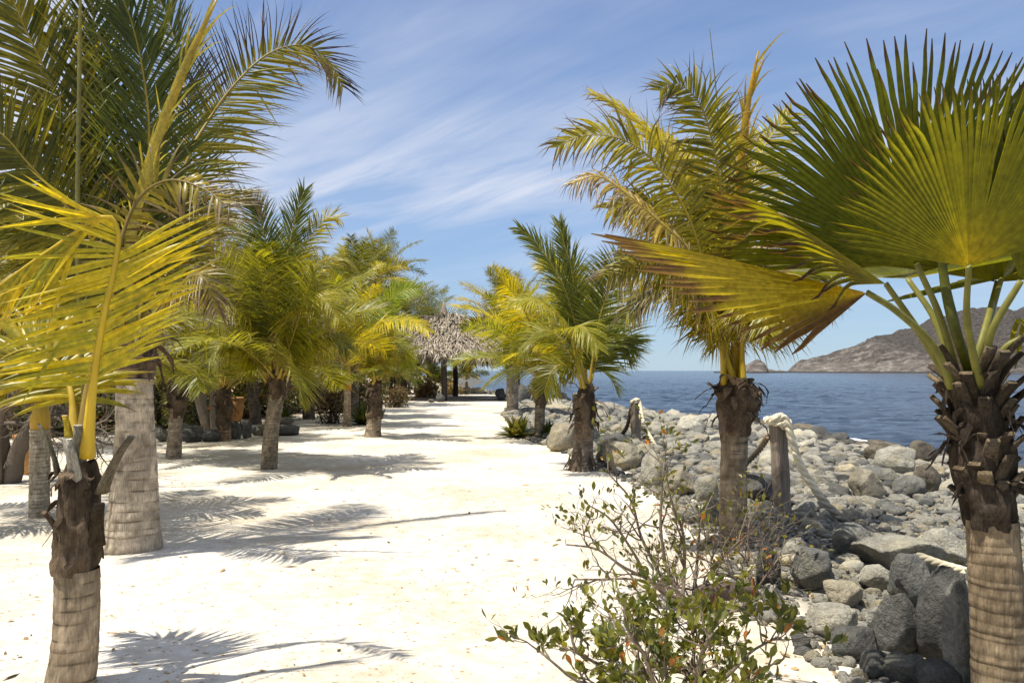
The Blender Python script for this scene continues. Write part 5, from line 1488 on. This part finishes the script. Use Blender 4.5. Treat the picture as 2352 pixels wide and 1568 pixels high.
bare_tree('grey leafless tree whose twigs tangle beside the stout palm crown', b, [
    ([b + A3(0, .3, -.1), P(430, 800, d + .3), P(440, 680, d), P(470, 580, d), P(490, 500, d)], .13), ([b + A3(0, .3, -.1), P(440, 800, d + .3), P(400, 720, d - .4), P(420, 640, d - .8), P(480, 600, d - 1)], .10), ([b + A3(.1, .3, -.1), P(480, 780, d), P(450, 790, d - .6), P(390, 800, d - 1), P(350, 830, d - 1.2)], .07)], 62, 3, (.26, .215, .17))

# ------------------------------------------------------------------ foreground shrubs
def front_shrub(label, base, mains, seed, nleaf, size, c0, c1, gold, twig, depth=2, bl=(.12, .3), rr=.010, per=7):
    g2 = np.random.default_rng(seed)
    rt = root('shrub', base, label, 'shrub', 'sparse shrubs at the sand edge')
    mb = MB(); tips = []
    for pts in mains:
        p = curve(pts, 16); k = np.linspace(0, 1, 16)
        tube(mb, p, rr * (1.25 - .8 * k), 7, np.asarray(twig) * g2.uniform(.8, 1.2))
        tips.append((p[-1], unit(p[-1] - p[-3])))
        for q in range(per):
            i = int(g2.integers(3, 16)); i0 = min(i, 14)
            dd_ = unit(unit(p[i0 + 1] - p[i0]) + g2.normal(0, .75, 3) + A3(0, 0, .15))
            branches(mb, p[i], dd_, g2.uniform(*bl), rr * (.8 - .4 * i / 16), depth, g2, tips, twig, .75, .08, (1, 2), .66, .2, 5, 5)
    mb.build('stems', M['twig'], rt, base)
    ml = MB()
    idx = g2.integers(0, len(tips), nleaf)
    Pp = np.array([tips[i][0] for i in idx]) + g2.normal(0, size * .14, (nleaf, 3))
    Dd = np.array([tips[i][1] for i in idx]) * .8 + g2.normal(0, .5, (nleaf, 3)) + A3(0, 0, .35)
    leaves(ml, Pp, Dd, size, c0, c1, g2, gold, .66)
    ml.build('foliage', M['shrub_leaf'], rt, base)
bs = P(1545, 1640, 3.75); bs[2] = float(height(bs[0], bs[1], False))
w_ = lambda *q: [bs + A3(rng.normal(0, .04), rng.normal(0, .04), -.03)] + [P(*v) for v in q]
front_shrub('leafy low shrub with oval green and a few orange leaves in front of the rocks', bs, [
    w_((1420, 1580, 3.6), (1330, 1565, 3.5), (1270, 1520, 3.45), (1240, 1495, 3.45)), w_((1440, 1560, 3.7), (1330, 1500, 3.6), (1315, 1470, 3.6), (1306, 1425, 3.6)),
    w_((1520, 1500, 3.7), (1480, 1450, 3.8), (1440, 1420, 3.9)), w_((1590, 1520, 3.8), (1592, 1450, 3.9), (1590, 1400, 4.0)), w_((1660, 1560, 3.7), (1720, 1500, 3.7), (1770, 1470, 3.7)),
    w_((1620, 1480, 3.8), (1650, 1430, 3.9), (1690, 1395, 4.0)), w_((1650, 1580, 3.5), (1720, 1560, 3.4), (1765, 1530, 3.4)), w_((1500, 1560, 3.5), (1480, 1500, 3.4), (1440, 1460, 3.3)),
    w_((1470, 1520, 3.9), (1430, 1450, 4.1), (1385, 1415, 4.2)), w_((1600, 1560, 3.5), (1610, 1500, 3.4), (1640, 1450, 3.35))], 71, 1500, .062, (.065, .085, .014), (.20, .20, .03), .035, (.20, .16, .12), 2, (.07, .17), .011, 10)
bs2, ds2 = G(1580, 1410)
w2_ = lambda *q: [bs2 + A3(rng.normal(0, .04), rng.normal(0, .04), -.03)] + [P(*v) for v in q]
front_shrub('sparse twiggy shrub with small leaves in front of the yellow palm', bs2, [
    w2_((1572, 1300, 5.3), (1568, 1220, 5.3), (1545, 1160, 5.3), (1528, 1080, 5.3)), w2_((1540, 1330, 5.2), (1520, 1240, 5.2), (1518, 1160, 5.2), (1526, 1060, 5.2)), w2_((1520, 1350, 5.1), (1430, 1300, 5.0), (1370, 1260, 5.0), (1300, 1250, 5.0)),
    w2_((1500, 1340, 5.3), (1450, 1260, 5.3), (1400, 1190, 5.3), (1352, 1160, 5.3)), w2_((1480, 1250, 5.5), (1450, 1150, 5.5), (1400, 1090, 5.5)), w2_((1620, 1340, 5.3), (1660, 1280, 5.3), (1700, 1240, 5.3)),
    w2_((1560, 1360, 5.0), (1460, 1330, 4.8), (1390, 1330, 4.8), (1320, 1330, 4.8)), w2_((1600, 1300, 5.6), (1610, 1200, 5.6), (1640, 1130, 5.6))], 72, 700, .052, (.06, .08, .014), (.19, .18, .03), .06, (.17, .135, .105), 3, (.12, .28), .012, 8)
bs3, ds3 = G(1730, 1365)
w3_ = lambda *q: [bs3 + A3(rng.normal(0, .04), rng.normal(0, .04), -.03)] + [P(*v) for v in q]
front_shrub('nearly bare grey twigs with yellowing leaves round the yellow palm foot', bs3, [
    w3_((1720, 1300, 5.7), (1680, 1250, 5.7), (1620, 1200, 5.7)), w3_((1740, 1290, 5.8), (1760, 1230, 5.8), (1800, 1190, 5.8)), w3_((1700, 1330, 5.6), (1630, 1290, 5.6), (1560, 1270, 5.6)), w3_((1720, 1280, 5.9), (1720, 1210, 5.9), (1740, 1160, 5.9)),
    w3_((1690, 1330, 5.5), (1640, 1320, 5.3), (1590, 1330, 5.2)), w3_((1760, 1320, 5.6), (1790, 1280, 5.6))], 73, 150, .05, (.10, .10, .016), (.30, .24, .03), .12, (.2, .16, .125), 3, (.12, .28), .008, 9)

# ------------------------------------------------------------------ litter, foam
mb = MB()
g = np.random.default_rng(88)
n = 1700
yy = 3.6 + 36 * g.random(n) ** 2.2; xx = g.uniform(-.66, .45, n) * yy
ok = (xx < x_rock(yy) - .05) & (fbm2(xx * .8, yy * .8, 3, 90) > -.16)
xx, yy = xx[ok], yy[ok]; n = len(xx)
zz_ = height(xx, yy) + .006
L = g.uniform(.006, .028, n) * (1 + (g.random(n) < .06) * 3.2); wd_ = np.minimum(L * g.uniform(.15, .8, n), .02); a = g.uniform(0, 6.28, n)
ux = np.stack([np.cos(a), np.sin(a), g.normal(0, .25, n)], 1) * L[:, None]; vx = np.stack([-np.sin(a), np.cos(a), g.normal(0, .3, n)], 1) * wd_[:, None]
c = np.stack([xx, yy, zz_], 1)
V = np.stack([c - ux, c - vx * .8 + A3(0, 0, .004), c + ux, c + vx + A3(0, 0, .004)], 1).reshape(-1, 3)
bb = np.arange(n)[:, None] * 4
mb.add(V, bb + np.array([[0, 1, 2, 3]]), None, np.repeat(A3(.16, .10, .05) + A3(.3, .22, .12) * g.random((n, 1)), 4, 0))
tag(mb.build('litter', M['litter']), 'dry leaf scraps scattered over the sand', None, None, 'stuff')
mb = MB()
for k in range(70):
    y = g.uniform(22, 62); x = float(x_sea(y)) + g.normal(.35, .35)
    m_ = 12; th = np.linspace(0, 6.28, m_, endpoint=False); r = g.uniform(.12, .6)
    rr = r * (1 + .5 * g.normal(0, .5, m_)); V = np.stack([x + rr * np.cos(th) * .8, y + rr * np.sin(th) * 1.6, SEA + .10 + .05 * g.random(m_)], 1)
    V = np.vstack([V, [[x, y, SEA + .16]]]); mb.add(V, None, [[j, (j + 1) % m_, m_] for j in range(m_)], (.75, .78, .8))
tag(mb.build('foam', M['foam']), 'white surf foam along the waterline', None, None, 'stuff')
